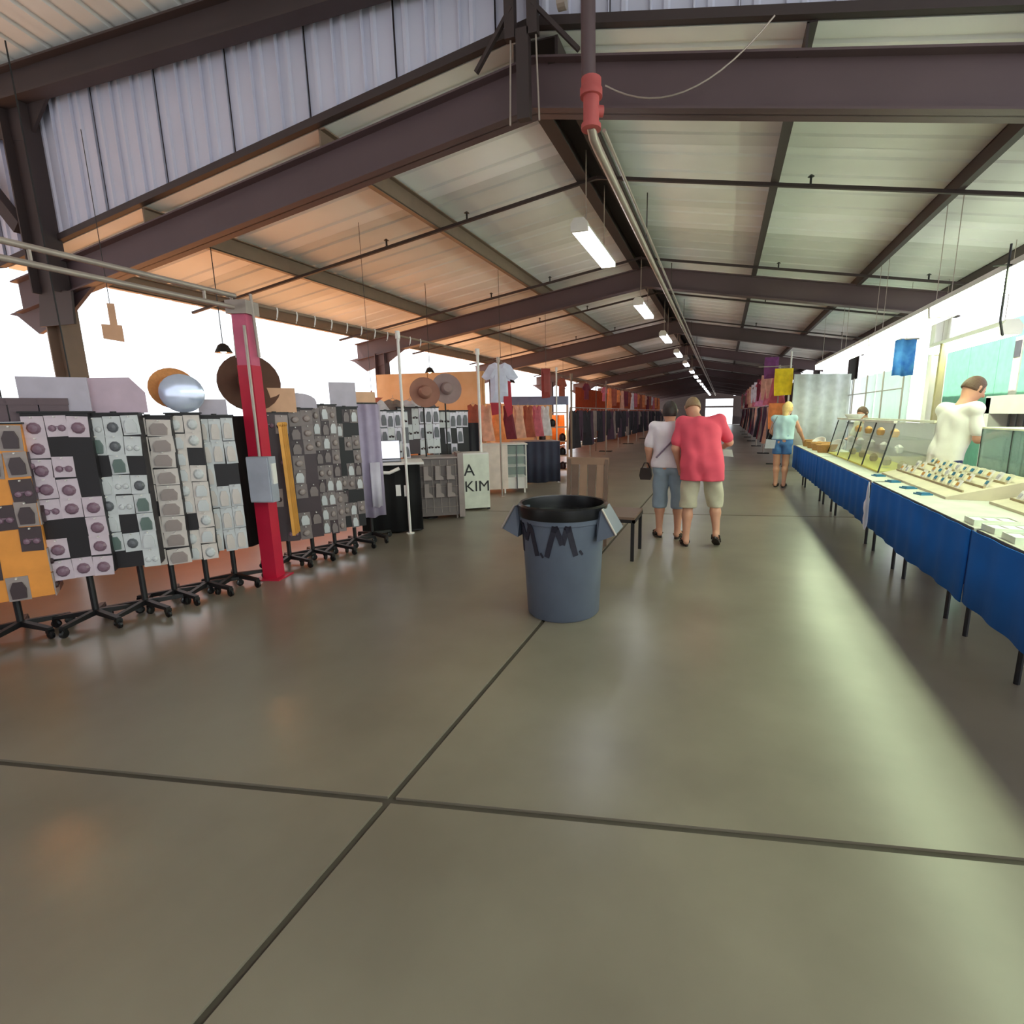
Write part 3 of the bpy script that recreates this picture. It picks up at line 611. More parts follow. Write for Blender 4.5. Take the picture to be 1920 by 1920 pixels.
def garment(kind, col, label, x, y, z, rz, grp, sc=1.0, cat='garment'):
    if label.startswith(col + ' garment'):
        CNT[label] = CNT.get(label, -1) + 1; label = ORD2[CNT[label]] + ' ' + label + ' from the near end'
    key = (kind, col)
    if key not in GM: GM[key] = garment_mesh(kind, mat('cloth ' + col, CL[col], rough=0.85, var=0.15, scale=5))
    o = link('hanging_garment', GM[key], None, (x, y, z), rz, None, (sc, 1, sc)); tag(o, label, cat, grp)
# jersey hanging above the display case
key = garment_mesh('shirt', mat('pale blue jersey cloth', (214, 216, 240), rough=0.8))
t = thing('hanging_jersey', 'pale blue and red jersey hanging above the white case', 'jersey', (-3.95, 8.95, 2.42), 0.55)
link('jersey_body', key, t); MB().cyl((0.02, 0, 0.09), (0.02, 0, zr(-3.95, ZB + DEP + PUR) - 2.42), 0.004, n=5).obj('cord', BLACK, t)
MB().prism([(-0.19, -0.72), (0.0, -0.72), (0.0, -0.92), (-0.17, -0.95)], -0.03, 0.03).obj('red_hem', mat('red cloth', (176, 30, 52)), t)
MB().prism([(0.05, -0.3), (0.19, -0.34), (0.21, -0.92), (0.12, -0.98), (0.05, -0.7)], -0.035, 0.0).obj('red_panel', MATS['red cloth'], t)
o = garment_mesh('flag', mat('dark red cloth', (140, 50, 46))); o = tag(link('pennant', o, None, (-3.9, 11.4, 2.5), 0.6, None, (0.35, 1, 0.7)), 'dark red pennant hanging above the navy table', 'pennant'); MB().cyl((0.02, 0, 0.09), (0.02, 0, 2.15), 0.01, n=5).obj('cord', BLACK, o)
# clothes racks further along on the left
for kk in range(5):
    y0 = 14.9 + kk * 5.1
    t = thing('garment_rail', f'{ORD[kk]} long garment rail along the left far aisle', 'rail', (-4.35, y0, 0), 0, 'far left garment rails')
    MB().cyl((0, 0, 1.66), (0, 4.9, 1.66), 0.016, n=8).obj('bar', TIN, t)
    for yy in (0.0, 2.45, 4.9): MB().cyl((0, yy, 0), (0, yy, 1.66), 0.016, n=8).obj('upright', TIN, t)
    MB().cyl((-0.42, 0, 2.63), (-0.42, 5.1, 2.63), 0.014, n=8).obj('upper_bar', STEELT, t)
    for yy in (0.0, 5.1): MB().cyl((-0.42, yy, 0), (-0.42, yy, 2.64), 0.016, n=8).obj('rear_upright', STEELT, t)
    for yy in (0.0, 4.9): MB().box(-0.25, 0.25, yy - 0.02, yy + 0.02, 0, 0.03).obj('foot', BLACK, t)
cols = ['black', 'plum', 'grey', 'black', 'denim', 'black', 'taupe', 'maroon', 'black', 'grey', 'plum', 'white']
for k in range(52):
    y = 15.0 + k * 0.48; c = cols[(k * 5 + k // 7) % 12]
    garment(['dress', 'shirt', 'pants', 'dress'][(k * 3) % 4], c, f'{c} garment on the far left rails', -4.33, y, 1.58, PI / 2 - 0.25 + random.uniform(-0.2, 0.2), f'{c} garments on the far left rails')
cols2 = ['rust', 'orange', 'peach', 'maroon', 'rust', 'white', 'rose', 'orange']
for k in range(26):
    y = 15.4 + k * 1.0; c = cols2[k % 8]
    if y < 22 and k % 3: continue
    garment(['shirt', 'dress', 'flag'][k % 3], c, f'{c} garment hung high over the far left rails', -4.75, y, 2.55, PI / 2 - 0.3, f'{c} garments high over the far left rails', 0.8)
# second row of backing stands behind the left aisle
WOOD = mat('plywood partition', (214, 166, 116), rough=0.7, rgb2=(226, 184, 138), scale=2, stretch=(1, 6, 1))
for (x0, x1, y, h, lab) in ((-7.2, -4.7, 9.75, 2.35, 'plywood partition behind the hanging jersey'), (-7.2, -4.8, 14.4, 1.8, 'plywood partition before the far clothes racks')):
    t = thing('plywood_partition', lab, 'partition', (x0, y, 0))
    n = 2
    for k in range(n):
        wd = (x1 - x0) / n; MB().box(k * wd + 0.01, (k + 1) * wd - 0.01, -0.01, 0.01, 0.02, h).obj('panel', WOOD, t)
    for k in range(n + 1): MB().box(k * (x1 - x0) / n - 0.03, k * (x1 - x0) / n + 0.03, 0.012, 0.06, 0, h).obj('stud', WOOD, t)
for k in range(10):  # cloths made orange and translucent so the sun glows warm through them
    y = 0.2 + 2.5 * k
    o = drape('stall_glow_cloth', f'{ORD2[k]} tan glow cloth added along the low rear of the left stalls', 'backcloth', -7.25, y, 0.02, 1.42, 2.44, PI / 2, mat('tan glow cloth', (226, 158, 96), rough=0.9, trans=0.6), 0.04, 12, group='tan rear glow cloths')
    for s_ in (-1, 1): MB().cyl((s_ * 1.18, 0.05, 0), (s_ * 1.18, 0.05, 1.43), 0.016, n=6).obj('post', STEELT, o)
for k in range(8):
    y = 28.0 + 4.6 * k
    drape('rear_tarp', f'{ORD2[k]} rust tarp closing the far left side', 'tarp', -7.2, y, 0.02, 2.8, 4.5, PI / 2, mat('rust tarp', (176, 96, 62), rough=0.8, trans=0.35), 0.06, 14, group='rust tarps on the far left side')
# silver goods racks behind the counters
SILV = mat('silver tinsel', (196, 190, 200), rough=0.35, metal=0.3)
P_s = [card_mesh('blister_pack', 0.07, 0.2, SILV, DGREY, 'bag'), card_mesh('blister_pack', 0.07, 0.2, GREYC, DKBR, 'pair')]
rack('silver jewellery rack behind the laptop counter', -4.45, 6.15, 0.75, 0.55, 0.25, 0.92, 1.55, 6, 3, P_s, 'silver necklace card behind the laptop counter', 0.1, DGREY, None, None, side=False)
rack('silver jewellery rack between the two felt hats', -4.4, 6.85, 0.75, 0.6, 0.25, 0.92, 1.60, 6, 3, P_s, 'silver necklace card between the felt hats', 0.1, DKBR, None, None, side=False)
rack('dark jewellery rack behind the lettered box', -4.3, 7.6, 0.75, 0.6, 0.25, 0.8, 1.55, 6, 3, P_s, 'silver necklace card behind the lettered box', 0.35, BLACK, None, None, side=False)
for k in range(5):
    garment('shirt', ['grey', 'white', 'taupe', 'white', 'grey'][k], ['leftmost', 'second', 'middle', 'fourth', 'rightmost'][k] + ' small top hung behind the laptop counter', -4.75 + 0.05 * k, 5.9 + 0.36 * k, 1.72, 0.75, 'small tops behind the laptop counter', 0.6)
for k in range(8):
    c = ['rust', 'peach', 'orange', 'maroon', 'peach', 'rust', 'rose', 'white'][k]
    garment('dress', c, f'{ORD2[k]} warm coloured scarf hung behind the white case', -4.5 + 0.06 * k, 8.9 + 0.42 * k, 1.68, 0.6, 'warm scarves behind the white case', 0.62, 'scarf')
o = MB().box(-0.14, 0.14, -0.01, 0.01, 0, 0.2).obj('framed_print', HG, None, False, (-4.3, 5.6, 1.42), 0.7); tag(o, 'small framed print on a rod above the laptop', 'picture'); MB().cyl((0, 0.02, -1.42), (0, 0.02, 0.1), 0.008, n=6).obj('rod', BLACK, o)
o = MB().prism([(-0.06, 0.0), (0.08, -0.02), (0.08, 0.12), (0.05, 0.12), (0.05, 0.3), (0.0, 0.3), (0.0, 0.12), (-0.06, 0.12)], -0.01, 0.01).obj('hanging_sign', HO, None, False, (-5.2, 3.35, 2.18), 0.9); tag(o, 'small tan sign hanging in the bright left opening', 'sign'); MB().cyl((0.02, 0, 0.28), (0.02, 0, 1.66), 0.003, n=5).obj('string', BLACK, o)
# lamps added inside the left stalls to give a warm orange glow
BULB = mat('added warm bulb', (255, 214, 160), emit=260.0, ecol=(255, 176, 104))
for k, (x, y, z) in enumerate(((-5.4, 2.4, 2.2), (-5.4, 4.6, 2.2), (-5.2, 8.6, 2.25), (-5.4, 13.0, 2.3), (-5.2, 17.0, 2.3))):
    t = thing('added_warm_lamp', f'{ORD2[k]} added warm lamp hung inside the left stalls', 'lamp', (x, y, z), 0, 'added warm lamps')
    MB().lathe([(0.02, 0.1), (0.05, 0.08), (0.09, 0.0), (0.085, 0.0), (0.045, 0.075)], n=16, closed=True).obj('shade', BLACK, t, True)
    MB().lathe([(0.0001, -0.01), (0.035, 0.01), (0.04, 0.035), (0.02, 0.07), (0.0001, 0.075)], n=12).obj('bulb', BULB, t, True)
    MB().cyl((0, 0, 0.1), (0, 0, zr(x, ZB + DEP + PUR) - z), 0.005, n=5).obj('cord', BLACK, t)

# ================================================================== RIGHT COUNTER
BLUE = mat('royal blue cloth', (0, 92, 176), rough=0.95, var=0.1, scale=3)
CREAM = mat('cream display board', (206, 194, 168), rough=0.6); CREAMD = mat('cream velvet', (178, 162, 128), rough=0.8)
TURQ = mat('turquoise pad', (70, 166, 178), rough=0.5); TURQD = mat('blue pad', (40, 116, 152), rough=0.5)
TOPC = mat('pale yellow tablecloth', (204, 204, 190), rough=0.7)
CXF, CZ = 1.42, 0.80                           # counter front edge and height
for k, (y0, y1, lab) in enumerate(((1.4, 3.55, 'nearest long table under the blue skirt'), (3.6, 5.78, 'second long table under the blue skirt'), (5.86, 8.8, 'third long table under the blue skirt'), (8.85, 11.75, 'farthest long table under the blue skirt'))):
    t = thing('vendor_table', lab, 'table', (CXF + 0.05, y0, 0), 0, 'tables of the right counter')
    L = y1 - y0
    MB().box(0, 0.66, 0, L, CZ - 0.03, CZ).obj('table_top', TOPC, t)
    MB().box(-0.006, 0.0, 0, L, CZ - 0.045, CZ + 0.004).obj('edge_band', mat('brown edge band', (92, 76, 62), rough=0.6) if k < 2 else mat('copper edge band', (150, 112, 88), rough=0.5), t)
    for yy in (0.3, 0.62, L - 0.62, L - 0.3):
        MB().tube([(0.16, yy, 0.0), (0.16, yy, 0.22), (0.19, yy, 0.27), (0.3, yy, 0.30), (0.58, yy, 0.30), (0.62, yy, 0.27), (0.62, yy, 0.0)], 0.016, 8).obj('folding_leg', BLACK, t, True)
        for xx in (0.2, 0.58): MB().cyl((xx, yy, 0.28), (xx, yy, CZ - 0.03), 0.014, n=8).obj('upright', BLACK, t)
    e0_, e1_ = (0.0 if k == 2 else 0.028), (0.0 if k == 1 else 0.028)
    o = drape('blue_skirt', '', '', -0.02, (L + e1_ - e0_) / 2, 0.34, CZ - 0.005, L + e0_ + e1_, PI / 2, BLUE, 0.008, int(L * 7), 0.006, parent=t)
o = MB().lathe([(0.006, 0.30), (0.018, 0.34), (0.026, 0.42), (0.02, 0.47), (0.03, 0.52), (0.03, 0.58), (0.016, 0.62), (0.014, 0.70), (0.006, 0.79)], n=12).obj('white_sliver', mat('white sliver finish', (226, 226, 236), rough=0.8), None, True, (CXF + 0.02, 5.82, 0.0)); tag(o, 'white sliver in the gap of the blue skirts', 'cloth')  # white tapered piece filling the slit between two skirts
# cream boards, ring pads, trays
def riser(label, x, y, wx, ly, z0, z1, rz=0.0):
    t = thing('display_riser', label, 'riser', (x, y, CZ), rz, 'cream jewellery risers')
    MB().prism([(0, 0), (wx, 0), (wx, z1), (wx * 0.86, z1), (0, z0)], 0, ly).obj('board', CREAM, t)
    for k in range(3):
        a = 0.2 + 0.22 * k; MB().box(wx * a, wx * a + 0.012, 0.05, ly - 0.05, z0 + (z1 - z0) * a / 0.86, z0 + (z1 - z0) * a / 0.86 + 0.018).obj('ledge', CREAMD, t)
    return t
riser('long sloped cream riser with a row of blue pads', 1.72, 4.75, 0.62, 1.75, 0.02, 0.16)
riser('low cream riser nearer than the pad row', 1.95, 3.75, 0.5, 0.85, 0.02, 0.12)
t = thing('glass_case', 'greenish glass case with dark edges in front of the standing vendor', 'showcase', (2.38, 4.85, CZ))
GLG = mat('greenish glass', (150, 186, 174), rough=0.08, alpha=0.38, var=0.02)
for a_ in (0.0, 0.34):
    for b_ in (0.0, 0.55, 1.1): MB().box(a_, a_ + 0.012, b_ - 0.006, b_ + 0.006, 0, 0.52).obj('edge_strip', BLACK, t)
for k_ in range(2): MB().box(0.002, 0.008, 0.55 * k_ + 0.008, 0.55 * k_ + 0.542, 0.0, 0.52).obj('front_pane', GLG, t)
for b_ in (0.0, 1.1): MB().box(0.012, 0.34, b_ - 0.003, b_ + 0.003, 0.0, 0.52).obj('end_pane', GLG, t)
MB().box(0, 0.352, -0.006, 1.106, 0.52, 0.535).obj('top_frame', mat('cream case frame', (236, 236, 206), rough=0.4), t)
MB().box(0.012, 0.34, 0.01, 1.09, 0.25, 0.258).obj('glass_shelf', GLG, t)
riser('cream riser at the right picture edge', 2.35, 3.5, 0.5, 1.1, 0.05, 0.26)
t = thing('back_table', 'second jewellery table behind the blue skirted counter', 'table', (2.32, 2.2, 0))
MB().box(0, 0.75, 0, 3.75, CZ - 0.04, CZ - 0.002).obj('table_top', TOPC, t)
for xx in (0.05, 0.7):
    for yy in (0.1, 3.65): MB().box(xx - 0.02, xx + 0.02, yy - 0.02, yy + 0.02, 0, CZ - 0.04).obj('leg', BLACK, t)
pd = MB().prism([(-0.05, -0.05), (0.05, -0.05), (0.05, 0.05), (-0.05, 0.05)], 0, 0.012, 'xy').prism([(-0.035, -0.035), (0.035, -0.035), (0.035, 0.035), (-0.035, 0.035)], 0.012, 0.02, 'xy')
PD1, PD2 = pd.mesh('ring_pad', TURQD), pd.mesh('ring_pad', TURQ)
for k, y in enumerate((6.3, 5.8, 5.35, 4.98)): tag(link('ring_pad', PD1, None, (1.64, y, CZ), 0.3), ['farthest', 'second', 'third', 'nearest'][k] + ' blue pad of the row along the counter edge', 'pad', 'blue pads along the counter edge')
for k, (x, y, z, sc) in enumerate(((2.12, 4.2, CZ + 0.095, 1.5), (1.72, 3.42, CZ, 1.5), (2.05, 3.1, CZ, 1.4), (2.6, 4.1, CZ + 0.20, 1.4), (2.9, 5.6, CZ - 0.002, 1.2), (1.9, 7.05, CZ, 1.1))):
    tag(link('ring_pad', PD2, None, (x, y, z), 0.4, None, (sc, sc, 1)), ['turquoise pad on the low cream riser', 'turquoise pad at the right picture edge', 'turquoise pad lying nearest the camera', 'turquoise pad on the edge riser', 'turquoise pad behind the greenish glass case', 'turquoise pad by the glass case'][k], 'pad', 'turquoise pads')
tr = MB().box(-0.11, 0.11, -0.07, 0.07, 0, 0.012)
for a in (-0.075, 0.0, 0.075): tr.box(a - 0.03, a + 0.03, -0.055, 0.055, 0.012, 0.03, 1)
tr.box(-0.115, 0.115, -0.075, -0.07, 0, 0.035).box(-0.115, 0.115, 0.07, 0.075, 0, 0.035).box(-0.115, -0.11, -0.07, 0.07, 0, 0.035).box(0.11, 0.115, -0.07, 0.07, 0, 0.035)
TR = tr.mesh('jewellery_tray', [mat('pale mint tray', (226, 234, 214), rough=0.5), WPAINT])
rows = ['nearest', 'second', 'third', 'fourth', 'fifth', 'sixth', 'seventh']; cl3 = ['at the front edge', 'in the middle file', 'in the rear file']
for j in range(7):
    for i in range(3):
        if j > 4 and i > 0: continue
        tag(link('jewellery_tray', TR, None, (1.62 + 0.27 * i, 2.35 + 0.235 * j, CZ), 0.05 * math.sin(j * 3 + i)), f'{rows[j]} pale mint tray {cl3[i]} of the counter', 'tray', 'pale mint trays')
JC = [MB().box(-0.035, 0.035, -0.006, 0.006, 0, 0.075).box(-0.02, 0.02, -0.012, -0.006, 0.02, 0.05, 1).mesh('jewellery_card', [a_, b_]) for a_, b_ in ((WPAINT, GOLD), (mat('ivory card', (226, 220, 196)), TURQD), (WPAINT, SILV))]
for (rx_, ry_, wx_, ly_, z0_, z1_, nm_) in ((1.72, 4.75, 0.62, 1.75, 0.02, 0.16, 'pad row riser'), (1.95, 3.75, 0.5, 0.85, 0.02, 0.12, 'low riser'), (2.35, 3.5, 0.5, 1.1, 0.05, 0.26, 'edge riser')):
    for k_ in range(3):
        a_ = 0.2 + 0.22 * k_; n_ = int(ly_ / 0.15)
        for i_ in range(n_):
            if random.random() < 0.25: continue
            o = link('jewellery_card', random.choice(JC), None, (rx_ + wx_ * a_ + 0.03, ry_ + 0.1 + i_ * (ly_ - 0.2) / max(1, n_ - 1), CZ + z0_ + (z1_ - z0_) * (a_ + 0.03 / wx_) / 0.86 + 0.001), 0, (-0.5, 0, -PI / 2 + random.uniform(-0.1, 0.1)))
            tag(o, f'small card on the {nm_}, {ORD2[k_]} ledge, {ORD2[i_]} from the near end', 'card', f'jewellery cards on the {nm_}')
o = MB().box(-0.01, 0.01, -0.14, 0.14, 0, 0.03).obj('ruler', BLACK, None, False, (1.98, 3.62, CZ), 1.35); tag(o, 'black bar lying in front of the low riser', 'bar')
m = MB().lathe([(0.05, 0), (0.06, 0.02), (0.055, 0.05), (0.03, 0.055), (0.0001, 0.055)], n=12); o = m.obj('ring_box', mat('mustard velvet', (170, 128, 40), rough=0.9), None, True, (2.5, 4.62, CZ - 0.002)); tag(o, 'mustard ring box beside the greenish glass case', 'box')
JB = MB().lathe([(0.03, 0), (0.035, 0.012), (0.01, 0.03), (0.012, 0.09), (0.05, 0.13), (0.06, 0.19), (0.03, 0.24), (0.0001, 0.245)], n=14).mesh('necklace_bust', [mat('mint bust', (206, 224, 214), rough=0.5)])
for k, (x, y) in enumerate(((2.80, 4.75), (2.85, 5.05), (2.80, 5.35), (2.76, 5.62), (2.82, 4.72 - 0.22))):
    tag(link('necklace_bust', JB, None, (x + 0.1, y, CZ - 0.002), 0.4 * k), ['nearest', 'second', 'third', 'fourth', 'rightmost'][k] + ' mint necklace bust behind the cream risers', 'bust', 'mint necklace busts')
# glass showcase
t = thing('glass_showcase', 'long glass showcase with black edges on the counter', 'showcase', (1.72, 6.65, CZ), 0.0)
GLS = glass('showcase glass', 0.12)
for y in (0, 0.75, 1.5, 2.25, 3.0): MB().bar((0.0, y, 0.0), (0.12, y, 0.55), 0.014, 0.014).obj('edge_strip', BLACK, t)
for k in range(4): MB().prism([(0.0, 0.0), (0.006, 0.0), (0.126, 0.55), (0.12, 0.55)], 0.75 * k + 0.01, 0.75 * k + 0.74).obj('front_pane', GLS, t)
CRF = mat('cream frame', (240, 238, 214), rough=0.4)
MB().box(0.12, 0.52, 0.0, 3.0, 0.55, 0.558).obj('top_pane', GLS, t)
for a_, b_ in ((0.10, 0.135), (0.485, 0.52)): MB().box(a_, b_, -0.01, 3.01, 0.558, 0.585).obj('top_rail', CRF, t)
MB().box(0.50, 0.52, 0, 3.0, 0.0, 0.55).obj('back_panel', WPAINT, t)
for y in (-0.008, 3.0): MB().prism([(0.0, 0.0), (0.51, 0.0), (0.51, 0.55), (0.12, 0.55)], y, y + 0.008).obj('end_pane', GLS, t)
for z in (0.19, 0.37): MB().box(0.12, 0.5, 0.02, 2.98, z, z + 0.008).obj('glass_shelf', GLS, t)
MB().box(0.0, 0.5, 0.01, 2.99, 0.001, 0.02).obj('floor_panel', mat('yellow felt', (232, 224, 120), rough=0.9), t)
for k in range(14):
    y = 6.8 + 0.2 * k; zz = (CZ + 0.02, CZ + 0.198, CZ + 0.378)[k % 3]
    m = MB().lathe([(0.035, 0), (0.05, 0.03), (0.05, 0.07), (0.02, 0.1), (0.0001, 0.105)], n=10)
    o = m.obj('trinket', [CREAMD, WPAINT, GOLD][k % 3], None, True, (2.0, y, zz)); tag(o, f'{["cream", "white", "gold"][k % 3]} trinket inside the glass showcase, {ORD2[k // 3]} of its colour', 'trinket', f'{["cream", "white", "gold"][k % 3]} trinkets inside the showcase')
dish = MB().lathe([(0.0001, 0.0), (0.06, 0.0), (0.10, 0.03), (0.14, 0.085), (0.13, 0.085), (0.09, 0.035), (0.0001, 0.015)], n=18)
for k, (x, y, z) in enumerate(((1.95, 10.0, CZ), (1.8, 10.9, CZ), (1.95, 9.1, CZ + 0.559), (2.05, 9.5, CZ + 0.559))):
    o = dish.obj('white_bowl', WPAINT, None, True, (x, y, z)); tag(o, ['white bowl right of the woman in denim', 'white bowl at the far counter end', 'white bowl on the showcase top', 'second white bowl on the showcase top'][k], 'bowl', 'white bowls')
    if k < 2: o.rotation_euler = (0.5, -0.6, 0); o.location.z += 0.06
bsk = MB().lathe([(0.0001, 0), (0.10, 0.0), (0.13, 0.12), (0.135, 0.13), (0.12, 0.12), (0.09, 0.02), (0.0001, 0.02)], n=14)
for k in range(7):
    o = bsk.obj('wicker_basket', mat('wicker', (190, 142, 88), rough=0.8, bump=0.3, scale=60), None, True, (1.68 + 0.13 * (k % 2), 9.75 + 0.28 * k, CZ)); tag(o, f'{ORD2[k]} small wicker basket at the far counter end', 'basket', 'wicker baskets')
# overhead shop lights
SB = MB().prism([(-0.12, 0.05), (0.12, 0.05), (0.06, 0.13), (-0.06, 0.13)], -1.18, 1.18).mesh('housing', WPAINT)
STB = MB().prism([(-0.105, -0.05), (0.105, -0.05), (0.118, 0.05), (-0.118, 0.05)], -1.17, 1.17).mesh('tubes', TUBEG)
SEN = MB().prism([(-0.11, -0.052), (0.11, -0.052), (0.122, 0.05), (0.062, 0.132), (-0.062, 0.132), (-0.122, 0.05)], -0.015, 0.015).mesh('end_cap', WPAINT)
SCH = MB().cyl((0, 0, 0.12), (0, 0, 1.24), 0.004, n=5).mesh('chain', TIN)
for k, y in enumerate((0.65, 3.05, 5.45, 7.85, 10.25, 12.65)):
    t = thing('shop_light', f'{ORD2[k]} white shop light above the right counter', 'light', (2.15, y, 2.51), 0, 'shop lights above the counter')
    link('housing', SB, t); link('tubes', STB, t)
    for s in (-1, 1): link('end_cap', SEN, t, (0, s * 1.185, 0)); link('chain', SCH, t, (0, s * 1.0, 0))
t = thing('shop_light', 'white shop light in front of the pale green board', 'light', (3.35, 9.2, 2.46))
link('housing', SB, t); link('tubes', STB, t)
for s in (-1, 1): link('end_cap', SEN, t, (0, s * 1.185, 0)); link('chain', SCH, t, (0, s * 1.0, 0), 0, None, (1, 1, 0.88))
# right background
GRN = mat('pale green board', (128, 194, 166), rough=0.6)
t = thing('green_board', 'pale green partition behind the standing vendor', 'partition', (4.9, 9.6, 0))
for k in range(4): MB().box(0, 0.03, k * 1.22, k * 1.22 + 1.21, 0.02, 3.1).obj('panel', GRN, t)
MB().box(-0.02, 0.0, 1.6, 1.85, 1.7, 2.75).obj('poster_strip', WARMC, t); MB().box(-0.03, -0.02, 1.62, 1.83, 2.4, 2.68).obj('poster', DGREY, t)
t = thing('white_cabinet', 'white open cabinet with a dark mesh front right of the vendor', 'cabinet', (3.1, 6.2, 0))
for yy in (0.0, 1.45): MB().box(0, 0.5, yy, yy + 0.12, 0, 1.64).obj('side_panel', WPAINT, t)
MB().box(0, 0.5, 0, 1.57, 1.45, 1.66).obj('top_panel', WPAINT, t)
MB().box(0.2, 0.22, 0.12, 1.45, 0.1, 1.45).obj('mesh_front', mat('grey mesh', (112, 104, 104), rough=0.7), t)
for k in range(8): MB().cyl((0.18, 0.25 + 0.16 * k, 0.1), (0.18, 0.25 + 0.16 * k, 1.45), 0.008, n=6).obj('bar', DGREY, t)
drape('olive_drape', 'olive drape beside the lamp-whitened column', 'drape', 3.30, 9.9, 0.05, 2.5, 0.75, 1.2, mat('olive cloth', (134, 122, 92), rough=0.85), 0.04, 5)
PLAS = mat('white plastic sheet', (250, 252, 250), rough=0.4, trans=0.92, var=0.02)
for k in range(6):
    drape('plastic_curtain', f'{ORD2[k]} white plastic curtain panel behind the right counter', 'curtain', 3.25, 12.2 + 2.3 * k, 0.02, 2.3, 2.26, PI / 2, PLAS, 0.05, 8, group='white plastic curtains')
drape('plastic_curtain', 'white plastic curtain gathered at the far counter end', 'curtain', 2.45, 15.3, 0.02, 2.45, 1.5, 0.35, mat('white tarp', (240, 242, 238), rough=0.6, trans=0.2), 0.06, 7, group='white plastic curtains')
for k in range(5):
    t = thing('curtain_frame', f'{ORD2[k]} thin frame post of the plastic curtain wall', 'post', (3.15, 11.2 + 1.3 * k, 0), 0, 'curtain frame posts')
    MB().cyl((0, 0, 0), (0, 0, 2.3), 0.016, n=8).obj('post', TIN, t); MB().cyl((0, 0, 1.9), (0, 1.28, 1.9), 0.012, n=6).obj('rail', TIN, t); MB().cyl((0, 0, 0), (0, 0, 0.012), 0.05, n=10).obj('foot', TIN, t)
t = thing('blue_banner', 'blue cloth banner hanging by the lamp-whitened column', 'banner', (3.0, 10.75, 2.72), 0.15)
drape('cloth', '', '', 0, 0, -0.62, 0.0, 0.34, 0, mat('bright blue cloth', (48, 112, 214), rough=0.8, rgb2=(90, 160, 236)), 0.03, 4, parent=t)
MB().cyl((-0.2, 0, 0), (0.2, 0, 0), 0.012, n=8).obj('rod', TIN, t); MB().cyl((0, 0, 0), (0, 0, 0.93), 0.004, n=5).obj('cord', TIN, t)
# small side bench along the back with black bits
t = thing('back_counter', 'white waist-high counter behind the showcase', 'counter', (2.92, 11.6, 0))
MB().box(0, 0.2, 0, 2.5, 0, 1.2).obj('body', WPAINT, t); MB().box(-0.04, 0.2, -0.03, 2.53, 1.2, 1.23).obj('counter_top', mat('dark green top', (62, 70, 58)), t)
t = thing('hook_stand', 'thin dark hook stand hung from the shop lights', 'stand', (2.02, 5.02, 2.18))
MB().cyl((0, 0, 0), (0.0, 0, 0.55), 0.008, n=6).obj('rod', BLACK, t); MB().cyl((-0.1, 0, 0.4), (0.22, 0, 0.4), 0.006, n=6).obj('arm', BLACK, t); MB().bar((0, 0, 0.0), (0.03, 0, -0.12), 0.02, 0.01).obj('tip', BLACK, t)
# far right goods: flags and clothes
t = thing('flag_pole', 'white pole carrying the yellow cloth at the far right', 'pole', (1.66, 15.3, 0))
MB().cyl((0, 0, 0.01), (0, 0, 3.05), 0.022, n=10).obj('tube', WPAINT, t); MB().cyl((0, 0, 0), (0, 0, 0.012), 0.06, n=12).obj('foot', BLACK, t); MB().cyl((-0.8, 0, 2.68), (0.05, 0, 2.68), 0.012, n=6).obj('arm', TIN, t)
garment('flag', 'yellow', 'bright yellow cloth hanging by the white flag pole', 1.50, 15.28, 2.62, 0.0, 'bright far right cloths', 0.75, 'cloth')
garment('flag', 'purple', 'purple cloth hanging above the yellow one', 1.2, 15.6, 2.95, 0.0, 'bright far right cloths', 0.6, 'cloth')
garment('flag', 'orange', 'orange cloth hanging below the yellow one', 1.42, 15.5, 1.72, 0.0, 'bright far right cloths', 0.75, 'cloth')
rc = ['rose', 'pink', 'rose', 'peach', 'maroon', 'white', 'peach', 'rose', 'taupe', 'black']
for k in range(6):
    y0 = 15.9 + 4.2 * k
    t = thing('garment_rail', f'{ORD[k]} garment rail along the right far aisle', 'rail', (1.45, y0, 0), 0, 'far right garment rails')
    for z in (1.75, 2.75): MB().cyl((0, 0, z), (0, 4.0, z), 0.016, n=8).obj('bar', TIN, t)
    for yy in (0.0, 4.0): MB().cyl((0, yy, 0), (0, yy, 2.76), 0.018, n=8).obj('upright', TIN, t)
    for yy in (0.0, 4.0): MB().box(-0.2, 0.2, yy - 0.02, yy + 0.02, 0, 0.03).obj('foot', BLACK, t)
for k in range(34):
    y = 16.0 + 0.72 * k; c = rc[(k * 3 + k // 5) % 9]
    garment(['dress', 'flag', 'shirt'][k % 3], c, f'{c} garment hung high on the far right rails', 1.42, y, 2.68, 0.25 + random.uniform(-0.3, 0.3), f'{c} garments high on the far right rails', 0.85)
    c = ['black', 'maroon', 'taupe', 'plum', 'peach', 'grey'][(k * 5 + k // 4) % 6]
    garment(['dress', 'pants', 'dress'][k % 3], c, f'{c} garment hung low on the far right rails', 1.45, y, 1.66, 0.25 + random.uniform(-0.3, 0.3), f'{c} garments low on the far right rails')
for k in range(8):
    drape('stall_tarp', f'{ORD2[k]} brown tarp closing the far right side', 'tarp', 3.58, 28.0 + 4.7 * k, 0.02, 3.0, 4.6, PI / 2, mat('brown tarp', (112, 76, 72), rough=0.85), 0.06, 14, group='brown tarps on the far right side')
